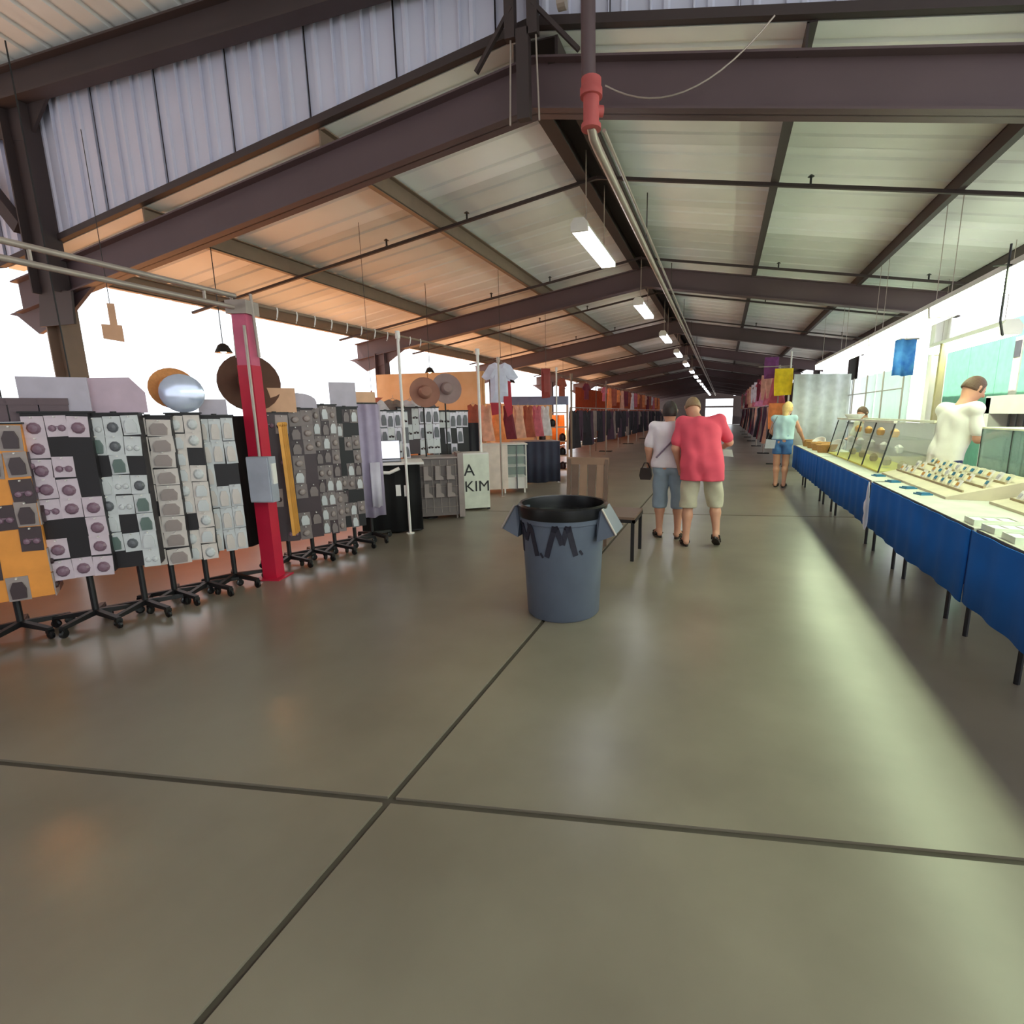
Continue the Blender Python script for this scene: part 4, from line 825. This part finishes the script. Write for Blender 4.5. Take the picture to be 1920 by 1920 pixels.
# far end: header wall with bright opening below
we = struct(link('wall_end', None)); we['label'] = 'dark end wall of the hall with a bright opening'
EW = mat('dark end cladding', (70, 58, 58), rough=0.8)
ye = YE + 0.3
for (a, b, z0, z1) in ((-8.3, -2.1, 0, 3.3), (1.1, 3.7, 0, 3.4), (-2.1, 1.1, 3.05, 4.6), (-8.3, -2.1, 3.3, 4.6), (-2.1, 1.1, 2.0, 2.2)): MB().box(a, b, ye, ye + 0.1, z0, z1).obj('cladding_panel', EW, we)

# ================================================================== TRASH BIN, CHAIR
BIN = mat('grey blue plastic bin', (90, 98, 114), rough=0.42, var=0.05)
t = thing('trash_bin', 'round grey plastic trash bin lettered M.M. with a black liner', 'bin', (-1.11, 3.60, 0), 0.0)
prof = [(0.0001, 0.0), (0.262, 0.0), (0.275, 0.015), (0.308, 0.72), (0.322, 0.725), (0.325, 0.80), (0.328, 0.84), (0.318, 0.845), (0.312, 0.84), (0.31, 0.80)]
MB().lathe(prof, n=48, closed=True).obj('barrel', BIN, t, True)
MB().lathe([(0.329, 0.76), (0.333, 0.775), (0.334, 0.84), (0.322, 0.853), (0.306, 0.848), (0.30, 0.79), (0.28, 0.5), (0.2, 0.36), (0.0001, 0.34)], n=48, closed=True).obj('bin_liner', BLKPL, t, True)
for s in (-1, 1):                              # flared side handles
    m = MB().add([(s * 0.325, -0.14, 0.83), (s * 0.325, 0.14, 0.83), (s * 0.43, 0.15, 0.655), (s * 0.43, -0.15, 0.655), (s * 0.30, -0.17, 0.60), (s * 0.30, 0.17, 0.60), (s * 0.29, -0.12, 0.80), (s * 0.29, 0.12, 0.80)],
                  [(0, 1, 2, 3), (3, 2, 5, 4), (4, 5, 7, 6), (0, 3, 4, 6), (1, 7, 5, 2), (0, 6, 7, 1)])
    m.obj('side_handle', BIN, t)
    m = MB().tube([(s * 0.33, -0.145, 0.835), (s * 0.435, -0.155, 0.655)], 0.008, 8); m.obj('handle_rim', TIN, t)
def strokes(segs, u0, v0, su, sv):             # painted strokes bent around the barrel
    m = MB()
    for (a, b) in segs:
        n = 5; top = []; 
        d = Vector((b[0] - a[0], b[1] - a[1])).normalized(); nn = Vector((-d.y, d.x)) * 0.019
        for i in range(n + 1):
            p = Vector(a).lerp(Vector(b), i / n)
            for s in (-1, 1):
                uu, vv = u0 + p.x * su + s * nn.x, v0 + p.y * sv + s * nn.y
                rr = 0.3035 + 0.008 if vv < 0.712 else 0.3375
                if vv < 0.722: rr = 0.2765 + (vv - 0.015) * 0.0470
                else: rr = 0.3245
                for e in (0.0, 0.004):
                    an = uu / 0.30 - PI / 2; top.append(((rr + e) * math.cos(an), (rr + e) * math.sin(an), vv))
        fs = []
        for i in range(n):
            o_ = i * 4
            fs += [(o_ + 1, o_ + 5, o_ + 7, o_ + 3), (o_, o_ + 2, o_ + 6, o_ + 4), (o_, o_ + 4, o_ + 5, o_ + 1), (o_ + 2, o_ + 3, o_ + 7, o_ + 6)]
        m.add(top, fs)
    return m
Ms = [((0, 0), (0.06, 1)), ((0.06, 1), (0.42, 0.45)), ((0.42, 0.45), (0.72, 1)), ((0.72, 1), (1.0, 0.0))]
MS2 = [((0, 0), (0.35, 1)), ((0.35, 1), (0.6, 0.42)), ((0.6, 0.42), (0.8, 1)), ((0.8, 1), (1.1, 0.05))]
PAINT = mat('black marker paint', (30, 28, 44), rough=0.6)
for segs, u0, nm in ((Ms, -0.30, 'letter_m'), ([((0.0, 0.02), (0.06, 0.06))], -0.075, 'dot'), (MS2, -0.03, 'letter_m'), ([((0.0, 0.12), (0.06, 0.16))], 0.215, 'dot')):
    strokes(segs, u0, 0.50, 0.19, 0.23).obj(nm, PAINT, t)
# wooden chair behind the bin, facing the aisle
WDK = mat('dark brown wood', (112, 88, 74), rough=0.5, stretch=(1, 8, 1)); WDL = mat('light brown wood', (150, 118, 96), rough=0.5)
t = thing('wooden_chair', 'brown wooden slat back chair behind the trash bin', 'chair', (-1.42, 5.36, 0), 0.06)
MB().box(-0.22, 0.22, -0.24, 0.22, 0.42, 0.45).obj('seat', WDK, t)
for a in (-0.2, 0.2): MB().bar((a, -0.21, 0), (a, -0.21, 0.42), 0.035, 0.035).obj('leg', WDK, t)
for a in (-0.215, 0.215): MB().bar((a, 0.20, 0), (a, 0.20, 0.44), 0.035, 0.035).obj('leg', WDK, t); MB().bar((a, 0.20, 0.44), (a, 0.29, 1.0), 0.04, 0.035).obj('back_post', WDK, t)
for k in range(4):
    a = -0.145 + 0.097 * k; MB().bar((a, 0.215, 0.50), (a, 0.283, 0.95), 0.082, 0.014, up=(0, -1, 0)).obj('back_slat', WDL if k % 2 else WDK, t)
MB().bar((-0.24, 0.285, 0.965), (0.24, 0.285, 0.965), 0.03, 0.08).obj('top_rail', WDL, t)
t = thing('low_stool', 'low dark stool with black legs right of the trash bin', 'stool', (-1.02, 5.32, 0))
MB().box(-0.27, 0.22, -0.28, 0.27, 0.435, 0.46).obj('seat', WDK, t)
for (a, b) in ((0.20, -0.26), (0.20, 0.25), (-0.25, -0.26), (-0.25, 0.25)): MB().bar((a, b, 0), (a, b, 0.435), 0.034, 0.034).obj('leg', BLACK, t)
for b in (-0.265, 0.255): MB().box(-0.26, 0.225, b - 0.015, b + 0.015, 0.40, 0.435).obj('rail', BLACK, t)
MB().box(0.195, 0.225, -0.28, 0.27, 0.40, 0.435).obj('rail', BLACK, t)

# ================================================================== PEOPLE
def surfnet(fn, lo, hi, h):
    ax = [np.arange(lo[i], hi[i] + h, h) for i in range(3)]
    X, Y, Z = np.meshgrid(*ax, indexing='ij'); P = np.stack([X, Y, Z], -1).reshape(-1, 3)
    q = 4; axc = [np.arange(lo[i], hi[i] + h * (q + 1), h * q) for i in range(3)]
    Xc = np.stack(np.meshgrid(*axc, indexing='ij'), -1); Vc = fn(Xc.reshape(-1, 3)).reshape(Xc.shape[:3])
    V = Vc.repeat(q, 0).repeat(q, 1).repeat(q, 2)[:X.shape[0], :X.shape[1], :X.shape[2]].copy().ravel()
    near = np.abs(V) < h * q * 2.2; V[near] = fn(P[near]); V = V.reshape(X.shape); Sg = V < 0
    n = [d - 1 for d in V.shape]
    cnt = np.zeros(n, int); acc = np.zeros(n + [3]); num = np.zeros(n)
    for a in (0, 1):
        for b in (0, 1):
            for c in (0, 1): cnt += Sg[a:a + n[0], b:b + n[1], c:c + n[2]]
    act = (cnt > 0) & (cnt < 8)
    base = np.stack(np.meshgrid(*[np.arange(k) for k in n], indexing='ij'), -1).astype(float)
    for d in range(3):
        o1, o2 = [i for i in range(3) if i != d]
        for a in (0, 1):
            for b in (0, 1):
                s0 = [0, 0, 0]; s0[o1] = a; s0[o2] = b; s1 = list(s0); s1[d] = 1
                v0 = V[s0[0]:s0[0] + n[0], s0[1]:s0[1] + n[1], s0[2]:s0[2] + n[2]]; v1 = V[s1[0]:s1[0] + n[0], s1[1]:s1[1] + n[1], s1[2]:s1[2] + n[2]]
                cr = (v0 < 0) != (v1 < 0)
                tt = np.where(cr, v0 / np.where(np.abs(v0 - v1) < 1e-12, 1, v0 - v1), 0)
                p = base.copy(); p[..., o1] += a; p[..., o2] += b; p[..., d] += tt
                acc += np.where(cr[..., None], p, 0); num += cr
    idx = -np.ones(n, int); idx[act] = np.arange(act.sum())
    verts = (acc[act] / num[act][:, None]) * h + np.array(lo)
    faces = []
    for d in range(3):
        o1, o2 = (d + 1) % 3, (d + 2) % 3
        sl0 = [slice(0, s) for s in V.shape]; sl1 = list(sl0); sl0[d] = slice(0, V.shape[d] - 1); sl1[d] = slice(1, V.shape[d])
        A0, A1 = Sg[tuple(sl0)], Sg[tuple(sl1)]
        I = np.argwhere(A0 != A1); I = I[(I[:, o1] >= 1) & (I[:, o2] >= 1) & (I[:, o1] < n[o1]) & (I[:, o2] < n[o2])]
        sg = A0[tuple(I.T)]
        def cell(da, db):
            J = I.copy(); J[:, o1] -= da; J[:, o2] -= db; return idx[tuple(J.T)]
        q = np.stack([cell(1, 1), cell(0, 1), cell(0, 0), cell(1, 0)], 1); q[~sg] = q[~sg][:, ::-1]
        q = q[(q >= 0).all(1)]; faces.append(q)
    return verts, np.concatenate(faces)
def cone(P, a, b, ra, rb, sx=1.0):
    a = np.array(a, float); b = np.array(b, float); ab = b - a
    t = np.clip(((P - a) @ ab) / (ab @ ab), 0, 1)
    return np.linalg.norm(P - a - t[:, None] * ab, axis=1) - (ra + (rb - ra) * t)
def ell(P, c, rr):
    q = (P - np.array(c)) / np.array(rr); k = np.linalg.norm(q, axis=1); return (k - 1) * min(rr)
def smin(a, b, k): 
    hh = np.clip(0.5 + 0.5 * (b - a) / k, 0, 1); return b + (a - b) * hh - k * hh * (1 - hh)
def sunion(L, k):
    d = L[0]
    for e in L[1:]: d = smin(d, e, k)
    return d
def skinned(name, fn, lo, hi, h, mt, parent, loc=None):
    v, f = surfnet(fn, lo, hi, h)
    me = bpy.data.meshes.new(name); me.from_pydata(v.tolist(), [], f.tolist()); me.materials.append(mt)
    me.polygons.foreach_set('use_smooth', [True] * len(me.polygons)); me.update()
    o = link(name, me, parent)
    md = o.modifiers.new('smooth', 'SMOOTH'); md.iterations = 2; md.factor = 0.5
    return o
def lerp(a, b, t): return tuple(np.array(a) * (1 - t) + np.array(b) * t)
def person(label, loc, rz, J, bulk, cloth, hair_mt, hair, h=0.011, skin=SKIN, group=None, eyes=False, hairlen=0.0, waist_up=False):
    """J: joints in local space, the figure facing +Y, its left side at -X."""
    t = thing('person', label, 'person', loc, rz)
    hd = np.array(J['head']); fwd = np.array(J.get('look', (0, 1, 0)), float); fwd /= np.linalg.norm(fwd)
    sidev = np.cross(fwd, (0, 0, 1)); sidev /= np.linalg.norm(sidev); upv = np.cross(sidev, fwd)
    def torso(P, g):
        L = []
        pl, ch = np.array(J['pelvis']), np.array(J['chest'])
        for s in (-1, 1):
            L.append(cone(P, pl + (s * 0.075 * bulk, 0, 0), pl * 0.5 + ch * 0.5 + (s * 0.065 * bulk, 0.01, 0), 0.105 * bulk + g, 0.10 * bulk + g))
            L.append(cone(P, pl * 0.5 + ch * 0.5 + (s * 0.065 * bulk, 0.01, 0), ch + (s * 0.08, 0, 0), 0.10 * bulk + g, 0.105 * bulk + g))
        L.append(cone(P, pl + (0, -0.012, 0.0), pl * 0.5 + ch * 0.5 + (0, -0.004, 0), 0.108 * bulk + g, 0.104 * bulk + g)); L.append(cone(P, pl * 0.5 + ch * 0.5 + (0, -0.004, 0), ch + (0, -0.012, 0.03), 0.104 * bulk + g, 0.10 * bulk + g))
        for s, n_ in ((-1, 'L'), (1, 'R')): L.append(cone(P, ch + (s * 0.04, 0, 0.05), np.array(J['sh' + n_]), 0.078 + g, 0.05 + g))
        return L
    def limb(P, a, b, r0, r1, g): return cone(P, J[a], J[b], r0 + g, r1 + g)
    def body(P):
        L = torso(P, 0)
        L.append(cone(P, np.array(J['chest']) + (0, 0, 0.1), hd - 0.06 * upv, 0.06, 0.052))
        L.append(ell_or(P, hd)); L.append(cone(P, hd - 0.04 * upv + 0.035 * fwd, hd - 0.085 * upv + 0.05 * fwd, 0.06, 0.035))
        for n_ in 'LR':
            L += [limb(P, 'sh' + n_, 'el' + n_, 0.052 * bulk, 0.042, 0), limb(P, 'el' + n_, 'wr' + n_, 0.043, 0.029, 0)]
            if not waist_up:
                L += [limb(P, 'hip' + n_, 'kn' + n_, 0.088 * bulk, 0.058, 0), cone(P, J['kn' + n_], lerp(J['kn' + n_], J['an' + n_], 0.35), 0.056, 0.056), cone(P, lerp(J['kn' + n_], J['an' + n_], 0.35), J['an' + n_], 0.056, 0.036)]
        d = sunion(L, 0.035); M_ = []
        M_.append(cone(P, hd + 0.098 * fwd + 0.01 * upv, hd + 0.118 * fwd - 0.02 * upv, 0.010, 0.015))
        for s in (-1, 1): M_.append(cone(P, hd + s * 0.078 * sidev - 0.02 * upv, hd + s * 0.082 * sidev + 0.02 * upv, 0.014, 0.016))
        for n_ in 'LR':
            w_ = np.array(J['wr' + n_]); e_ = np.array(J['el' + n_]); dr = np.array(J.get('hd' + n_, w_ - e_), float); dr /= np.linalg.norm(dr)
            sd_ = np.cross(dr, (0, 1, 0.1)); sd_ /= max(1e-6, np.linalg.norm(sd_)); sd_ = sd_ if abs(sd_[1]) > 0.3 else np.array((0.0, 1.0, 0.0))
            nrm = np.cross(dr, sd_); inn = nrm * (1 if n_ == 'L' else -1)
            pc = w_ + dr * 0.05
            M_.append(cone(P, w_, pc + dr * 0.03, 0.028, 0.032)); M_.append(cone(P, pc - sd_ * 0.02, pc + sd_ * 0.02, 0.022, 0.022))
            for i, ln in enumerate((0.07, 0.08, 0.075, 0.06)):
                q = pc + dr * 0.035 + sd_ * (-0.027 + 0.018 * i) * -1; k1 = q + dr * ln * 0.5; k2 = k1 + (dr * 0.8 + inn * 0.5) * ln * 0.55
                M_ += [cone(P, q, k1, 0.0095, 0.009), cone(P, k1, k2, 0.009, 0.0075)]
            th = w_ + dr * 0.025 + sd_ * 0.024; M_ += [cone(P, th, th + dr * 0.035 + sd_ * 0.026 + inn * 0.012, 0.012, 0.010), cone(P, th + dr * 0.035 + sd_ * 0.026 + inn * 0.012, th + dr * 0.066 + sd_ * 0.026 + inn * 0.025, 0.010, 0.008)]
            if not waist_up:
                a_ = np.array(J['an' + n_]); fd = np.array(J.get('ft' + n_, (0, 1, 0)), float); fd /= np.linalg.norm(fd)
                dn = np.array((0, 0, -1.0)) - fd * (-fd[2]); dn /= np.linalg.norm(dn)
                heel = a_ + dn * 0.045 - fd * 0.03
                M_ += [cone(P, heel, a_, 0.034, 0.036), cone(P, a_ + dn * 0.02, a_ + fd * 0.13 + dn * 0.048, 0.036, 0.028), cone(P, a_ + fd * 0.13 + dn * 0.05, a_ + fd * 0.185 + dn * 0.058, 0.028, 0.018)]
        return np.minimum(smin(d, sunion(M_, 0.008), 0.015), d)
    def ell_or(P, c, g=0.0, back=0.0):
        q = P - np.array(c) + fwd * back
        l = np.stack([q @ sidev / (0.078 + g), q @ fwd / (0.098 + g), q @ upv / (0.118 + g)], 1); k = np.linalg.norm(l, axis=1); return (k - 1) * 0.08
    pts = np.array([J[k] for k in J if k not in ('look', 'hdL', 'hdR', 'ftL', 'ftR')]); lo = pts.min(0) - 0.3; hi = pts.max(0) + 0.3; lo[2] = max(lo[2], -0.03) if not waist_up else lo[2]
    bodyo = skinned('body', body, lo, hi, h, skin, t)
    def hairf(P):
        d = ell_or(P, hd, 0.012, 0.008); q = P - hd
        cut = np.maximum(q @ fwd - 0.045 - 0.55 * np.maximum(q @ upv - 0.03, 0), -(q @ upv) - hair)
        d = np.maximum(d, cut)
        if hairlen: d = smin(d, cone(P, hd - 0.05 * fwd, hd - 0.06 * fwd - hairlen * upv, 0.075, 0.05), 0.03)
        return d
    skinned('hair', hairf, hd - 0.3, hd + 0.25, 0.009, hair_mt, bodyo)
    if eyes:
        for s in (-1, 1): MB().lathe([(0.0001, -0.012), (0.009, -0.008), (0.012, 0), (0.009, 0.008), (0.0001, 0.012)], tuple(hd + 0.083 * fwd + s * 0.03 * sidev + 0.012 * upv), 10).obj('eye', BLACK, bodyo, True)
    for c in cloth:
        if c['k'] == 'shirt':
            def f(P, c=c):
                L = torso(P, c.get('g', 0.016))
                for n_ in 'LR': L.append(cone(P, J['sh' + n_], lerp(J['sh' + n_], J['el' + n_], c['sl']), 0.052 * bulk + 0.010, 0.047 * bulk + 0.018) if c['sl'] > 0.2 else cone(P, np.array(J['chest']), np.array(J['sh' + n_]) * 0.7 + np.array(J['chest']) * 0.3, 0.08, 0.05))
                pl = np.array(J['pelvis'])
                for s in (-1, 1): L.append(cone(P, pl + (s * 0.07 * bulk, 0, 0.05), pl + (s * 0.075 * bulk, -0.01, c['hem'] - J['pelvis'][2]), 0.112 * bulk + 0.014, 0.112 * bulk + 0.02))
                d = sunion(L, 0.016)
                fold = 0.005 * np.sin(P[:, 0] * 42 + P[:, 2] * 9) * np.clip((J['chest'][2] + 0.05 - P[:, 2]) * 4, 0, 1) + 0.003 * np.sin(P[:, 2] * 30 + P[:, 0] * 20)
                return np.maximum(d + fold, c['hem'] - P[:, 2])
        elif c['k'] == 'shorts':
            def f(P, c=c):
                pl = np.array(J['pelvis']); L = []
                for s, n_ in ((-1, 'L'), (1, 'R')):
                    L.append(cone(P, pl + (s * 0.07 * bulk, 0, c['top']), np.array(J['hip' + n_]), 0.117 * bulk, 0.108 * bulk))
                    kn = np.array(J['kn' + n_]); e = lerp(J['hip' + n_], kn, min(1, c['len'])); L.append(cone(P, J['hip' + n_], e, 0.096 * bulk, c['r']))
                    if c['len'] > 1: L.append(cone(P, kn, lerp(kn, J['an' + n_], c['len'] - 1), c['r'], c['r'] - 0.004))
                L.append(cone(P, pl + (0, -0.012, c['top']), pl + (0, -0.01, -0.03), 0.112 * bulk, 0.105 * bulk))
                d = sunion(L, 0.012)
                zc = min(lerp(J['hipL'], J['knL'], min(1, c['len']))[2], lerp(J['hipR'], J['knR'], min(1, c['len']))[2])
                d = d + 0.005 * np.sin(P[:, 2] * 26 + P[:, 0] * 30)
                return np.maximum(np.maximum(d, c['cut'] - P[:, 2]), P[:, 2] - (J['pelvis'][2] + c['top'] + 0.05))
        skinned(c['name'], f, lo, hi, h, c['m'], bodyo)
    return t, bodyo
def shoe(parent, J, n_, mt, name='sandal'):
    a_ = Vector(J['an' + n_]); fd = Vector(J.get('ft' + n_, (0, 1, 0))).normalized(); sd_ = fd.cross(Vector((0, 0, 1))).normalized(); un = sd_.cross(fd)
    base = a_ - un * 0.092
    m = MB(); out = []
    for k in range(16):
        a = 2 * PI * k / 16; l_ = math.sin(a); wd = 0.047 if l_ > 0 else 0.038
        out.append(base + fd * (0.062 + 0.135 * l_) + sd_ * (wd * math.cos(a)))
    v = out + [p + un * 0.022 for p in out]
    m.add(v, [tuple(range(16)), tuple(range(31, 15, -1))] + [(k, 16 + k, 16 + (k + 1) % 16, (k + 1) % 16) for k in range(16)])
    for f_ in (0.03, 0.11):
        c = base + fd * f_ + un * 0.02
        m.tube([c - sd_ * 0.045, c - sd_ * 0.04 + un * 0.035, c + un * 0.052, c + sd_ * 0.04 + un * 0.035, c + sd_ * 0.045], 0.009, 6)
    m.tube([base - fd * 0.055 - sd_ * 0.0 + un * 0.05, base - fd * 0.02 + sd_ * 0.04 + un * 0.055, base + fd * 0.03 + sd_ * 0.045 + un * 0.03], 0.008, 6); m.tube([base - fd * 0.055 + un * 0.05, base - fd * 0.02 - sd_ * 0.04 + un * 0.055, base + fd * 0.03 - sd_ * 0.045 + un * 0.03], 0.008, 6)
    m.obj(name, mt, parent)
RED = mat('coral red cotton', (224, 82, 102), rough=0.85, var=0.05); KHAKI = mat('khaki cotton', (200, 192, 168), rough=0.85); WTEE = mat('white tee cotton', (226, 214, 222), rough=0.85, var=0.04)
GBLUE = mat('grey blue cotton', (148, 164, 180), rough=0.85); DENIM = mat('denim cotton', (64, 104, 160), rough=0.85, rgb2=(84, 128, 186)); LBLUE = mat('pale aqua cotton', (176, 204, 212), rough=0.85)
BRNH = mat('dark brown hair', (44, 30, 28), rough=0.6, bump=0.3, scale=60); BLND = mat('sandy hair', (136, 108, 80), rough=0.6, bump=0.3, scale=60); BLOND2 = mat('light blond hair', (222, 186, 122), rough=0.6, bump=0.3, scale=60); BRN2 = mat('brown hair', (92, 66, 50), rough=0.6, bump=0.3, scale=60)
LEATH = mat('dark leather', (44, 30, 26), rough=0.5)
# man in the coral shirt, stooping forward, right heel lifting
J = dict(pelvis=(0.02, 0.0, 0.92), chest=(-0.03, 0.16, 1.28), head=(-0.13, 0.38, 1.545), look=(-0.25, 1, -0.5), shL=(-0.22, 0.17, 1.385), shR=(0.17, 0.19, 1.40), elL=(-0.285, 0.10, 1.10), elR=(0.29, 0.28, 1.16), wrL=(-0.24, 0.20, 0.87), wrR=(0.24, 0.50, 1.10), hdR=(-0.2, 1, -0.1),
         hipL=(-0.09, 0.0, 0.86), hipR=(0.12, 0.0, 0.86), knL=(-0.12, 0.03, 0.48), knR=(0.17, 0.13, 0.50), anL=(-0.13, 0.0, 0.092), anR=(0.20, 0.02, 0.165), ftL=(-0.25, 1, 0), ftR=(0.12, 1, -0.62))
t, b = person('person in a coral red polo and khaki shorts walking away stooped', (-0.21, 5.86, 0), 0.0, J, 1.15,
              [dict(k='shirt', name='polo_shirt', sl=0.75, hem=0.76, m=RED, g=0.03), dict(k='shorts', name='khaki_shorts', top=0.02, len=1.06, r=0.095, cut=0.44, m=KHAKI)], BLND, 0.02)
for n_ in 'LR': shoe(b, J, n_, LEATH)
MB().box(-0.07, 0.09, 0.5, 0.6, 0.98, 1.04).prism([(0.0, 1.0), (0.22, 0.98), (0.2, 1.06), (0.02, 1.06)], 0.46, 0.56).obj('folded_bag', mat('pale grey bag', (190, 196, 192)), None, False, (-0.08, 5.86, 0)); tag(C.objects[-1], 'pale bag held in front by the person in coral', 'bag')
# woman in the white tee with a strap
J = dict(pelvis=(0.0, 0.0, 0.90), chest=(0.0, 0.03, 1.24), head=(-0.02, 0.06, 1.505), look=(-0.1, 1, -0.05), shL=(-0.185, 0.03, 1.325), shR=(0.185, 0.03, 1.325), elL=(-0.25, 0.0, 1.08), elR=(0.24, 0.03, 1.08), wrL=(-0.25, 0.06, 0.90), wrR=(0.22, 0.14, 0.87),
         hipL=(-0.09, 0, 0.84), hipR=(0.09, 0, 0.84), knL=(-0.105, 0.04, 0.47), knR=(0.115, 0.04, 0.47), anL=(-0.10, 0.0, 0.092), anR=(0.12, -0.02, 0.092), ftL=(-0.45, 1, 0), ftR=(0.2, 1, 0))
t, b = person('person in a white tee and grey blue capri trousers with a diagonal strap', (-0.58, 6.20, 0), 0.0, J, 1.04,
              [dict(k='shirt', name='white_tee', sl=0.8, hem=0.86, m=WTEE, g=0.026), dict(k='shorts', name='capri_trousers', top=0.06, len=1.22, r=0.09, cut=0.36, m=GBLUE)], BRNH, 0.055)
for n_ in 'LR': shoe(b, J, n_, LEATH)
MB().bar((0.15, -0.13, 1.30), (-0.14, -0.155, 0.98), 0.012, 0.034, up=(0, -1, 0.3)).obj('bag_strap', mat('mauve strap', (124, 104, 124)), b)
t = thing('handbag', 'small dark handbag hanging at the left hand of the white tee', 'bag', (-0.86, 6.22, 0.70))
MB().prism([(-0.06, 0), (0.06, 0), (0.075, 0.05), (0.06, 0.14), (-0.06, 0.14), (-0.075, 0.05)], -0.04, 0.04).obj('pouch', LEATH, t); MB().tube([(-0.05, 0, 0.13), (-0.02, 0, 0.2), (0.02, 0, 0.2), (0.05, 0, 0.13)], 0.008, 6).obj('handle', LEATH, t)
# woman in denim shorts at the counter end
J = dict(pelvis=(0.0, 0.0, 0.93), chest=(0.01, 0.03, 1.27), head=(0.05, 0.08, 1.56), look=(0.5, 1, -0.15), shL=(-0.17, 0.02, 1.36), shR=(0.18, 0.03, 1.36), elL=(-0.22, 0.05, 1.10), elR=(0.28, 0.14, 1.12), wrL=(-0.15, 0.2, 0.98), wrR=(0.33, 0.33, 0.96),
         hipL=(-0.09, 0, 0.87), hipR=(0.09, 0, 0.87), knL=(-0.085, 0.03, 0.48), knR=(0.085, 0.03, 0.48), anL=(-0.07, -0.02, 0.092), anR=(0.08, -0.02, 0.092))
t, b = person('person in a pale aqua top and denim shorts browsing at the counter end', (1.15, 11.1, 0), -0.25, J, 0.98,
              [dict(k='shirt', name='aqua_top', sl=0.1, hem=0.95, m=LBLUE, g=0.026), dict(k='shorts', name='denim_shorts', top=0.06, len=0.5, r=0.092, cut=0.66, m=DENIM)], BLOND2, 0.06, h=0.014, hairlen=0.14)
for n_ in 'LR': shoe(b, J, n_, LEATH)
t = thing('shoulder_bag', 'pale shoulder bag at the hip of the person in denim shorts', 'bag', (0.92, 11.0, 0.78))
MB().prism([(-0.1, 0), (0.08, 0), (0.1, 0.16), (-0.08, 0.18)], -0.04, 0.04).obj('pouch', mat('silver grey bag', (176, 176, 188)), t); MB().tube([(-0.06, 0, 0.16), (0.02, -0.02, 0.45), (0.1, 0.02, 0.62)], 0.008, 6).obj('strap', DGREY, t)
# standing vendor in a white tee
J = dict(pelvis=(0.0, 0.0, 0.97), chest=(0.0, 0.08, 1.33), head=(0.0, 0.20, 1.63), look=(0.15, 1, -0.55), shL=(-0.2, 0.08, 1.43), shR=(0.2, 0.08, 1.43), elL=(-0.24, 0.14, 1.15), elR=(0.24, 0.12, 1.15), wrL=(-0.11, 0.40, 1.15), wrR=(0.13, 0.40, 1.18), hdL=(0.4, 1, 0.1), hdR=(-0.3, 1, 0.1),
         hipL=(-0.09, 0, 0.9), hipR=(0.09, 0, 0.9), knL=(-0.1, 0.03, 0.5), knR=(0.1, 0.03, 0.5), anL=(-0.1, 0, 0.092), anR=(0.1, 0, 0.092))
NAVYJ = mat('navy jeans', (52, 58, 98), rough=0.85)
t, b = person('vendor in a white tee standing behind the counter, looking down at small goods', (2.30, 6.50, 0), -1.25, J, 0.86,
              [dict(k='shirt', name='white_tee', sl=0.8, hem=0.84, m=mat('bright white cotton', (238, 234, 226), rough=0.85, var=0.03), g=0.028), dict(k='shorts', name='navy_jeans', top=0.0, len=1.9, r=0.085, cut=0.06, m=NAVYJ)], BRN2, 0.03, eyes=True)
for n_ in 'LR': shoe(b, J, n_, BLACK, 'shoe')
t.scale = (1.05, 1.05, 1.05)
cv = Matrix.Rotation(-1.25, 3, 'Z') @ Vector((0.02, 0.52, 0)); o = MB().box(-0.06, 0.06, -0.05, 0.05, -0.03, 0.03).box(-0.05, 0.05, -0.04, 0.04, 0.03, 0.045).obj('small_pouch', mat('pink pouch', (226, 150, 180)), None, False, (2.30 + cv.x * 1.05, 6.50 + cv.y * 1.05, 1.23), -1.25); tag(o, 'small pink pouch in the hands of the standing vendor', 'pouch')
# seated vendor behind the showcase
J = dict(pelvis=(0.0, 0.0, 0.80), chest=(0.0, 0.08, 1.16), head=(0.0, 0.22, 1.45), look=(-0.2, 1, -0.7), shL=(-0.19, 0.08, 1.26), shR=(0.19, 0.08, 1.26), elL=(-0.24, 0.16, 1.0), elR=(0.24, 0.16, 1.0), wrL=(-0.12, 0.38, 0.98), wrR=(0.12, 0.38, 0.98),
         hipL=(-0.09, 0.05, 0.76), hipR=(0.09, 0.05, 0.76), knL=(-0.12, 0.34, 0.66), knR=(0.12, 0.34, 0.66), anL=(-0.12, 0.28, 0.20), anR=(0.12, 0.28, 0.20))
t, b = person('vendor seated behind the showcase with only bowed head and shoulders showing', (2.66, 11.1, 0), 2.2, J, 1.0,
              [dict(k='shirt', name='grey_shirt', sl=0.8, hem=0.78, m=mat('pale olive cotton', (206, 206, 180), rough=0.85), g=0.026), dict(k='shorts', name='trousers', top=0.0, len=1.8, r=0.085, cut=0.2, m=DGREY)], BRN2, 0.03, h=0.014, eyes=True)
t = thing('bar_stool', 'stool under the seated vendor behind the showcase', 'stool', (2.66, 11.1, 0))
MB().lathe([(0.0001, 0.60), (0.17, 0.60), (0.175, 0.63), (0.16, 0.655), (0.0001, 0.66)], n=18).obj('seat', BLACK, t, True)
for k in range(4): MB().cyl((0.17 * math.cos(k * PI / 2 + 0.7), 0.17 * math.sin(k * PI / 2 + 0.7), 0), (0.1 * math.cos(k * PI / 2 + 0.7), 0.1 * math.sin(k * PI / 2 + 0.7), 0.6), 0.014, n=8).obj('leg', BLACK, t)
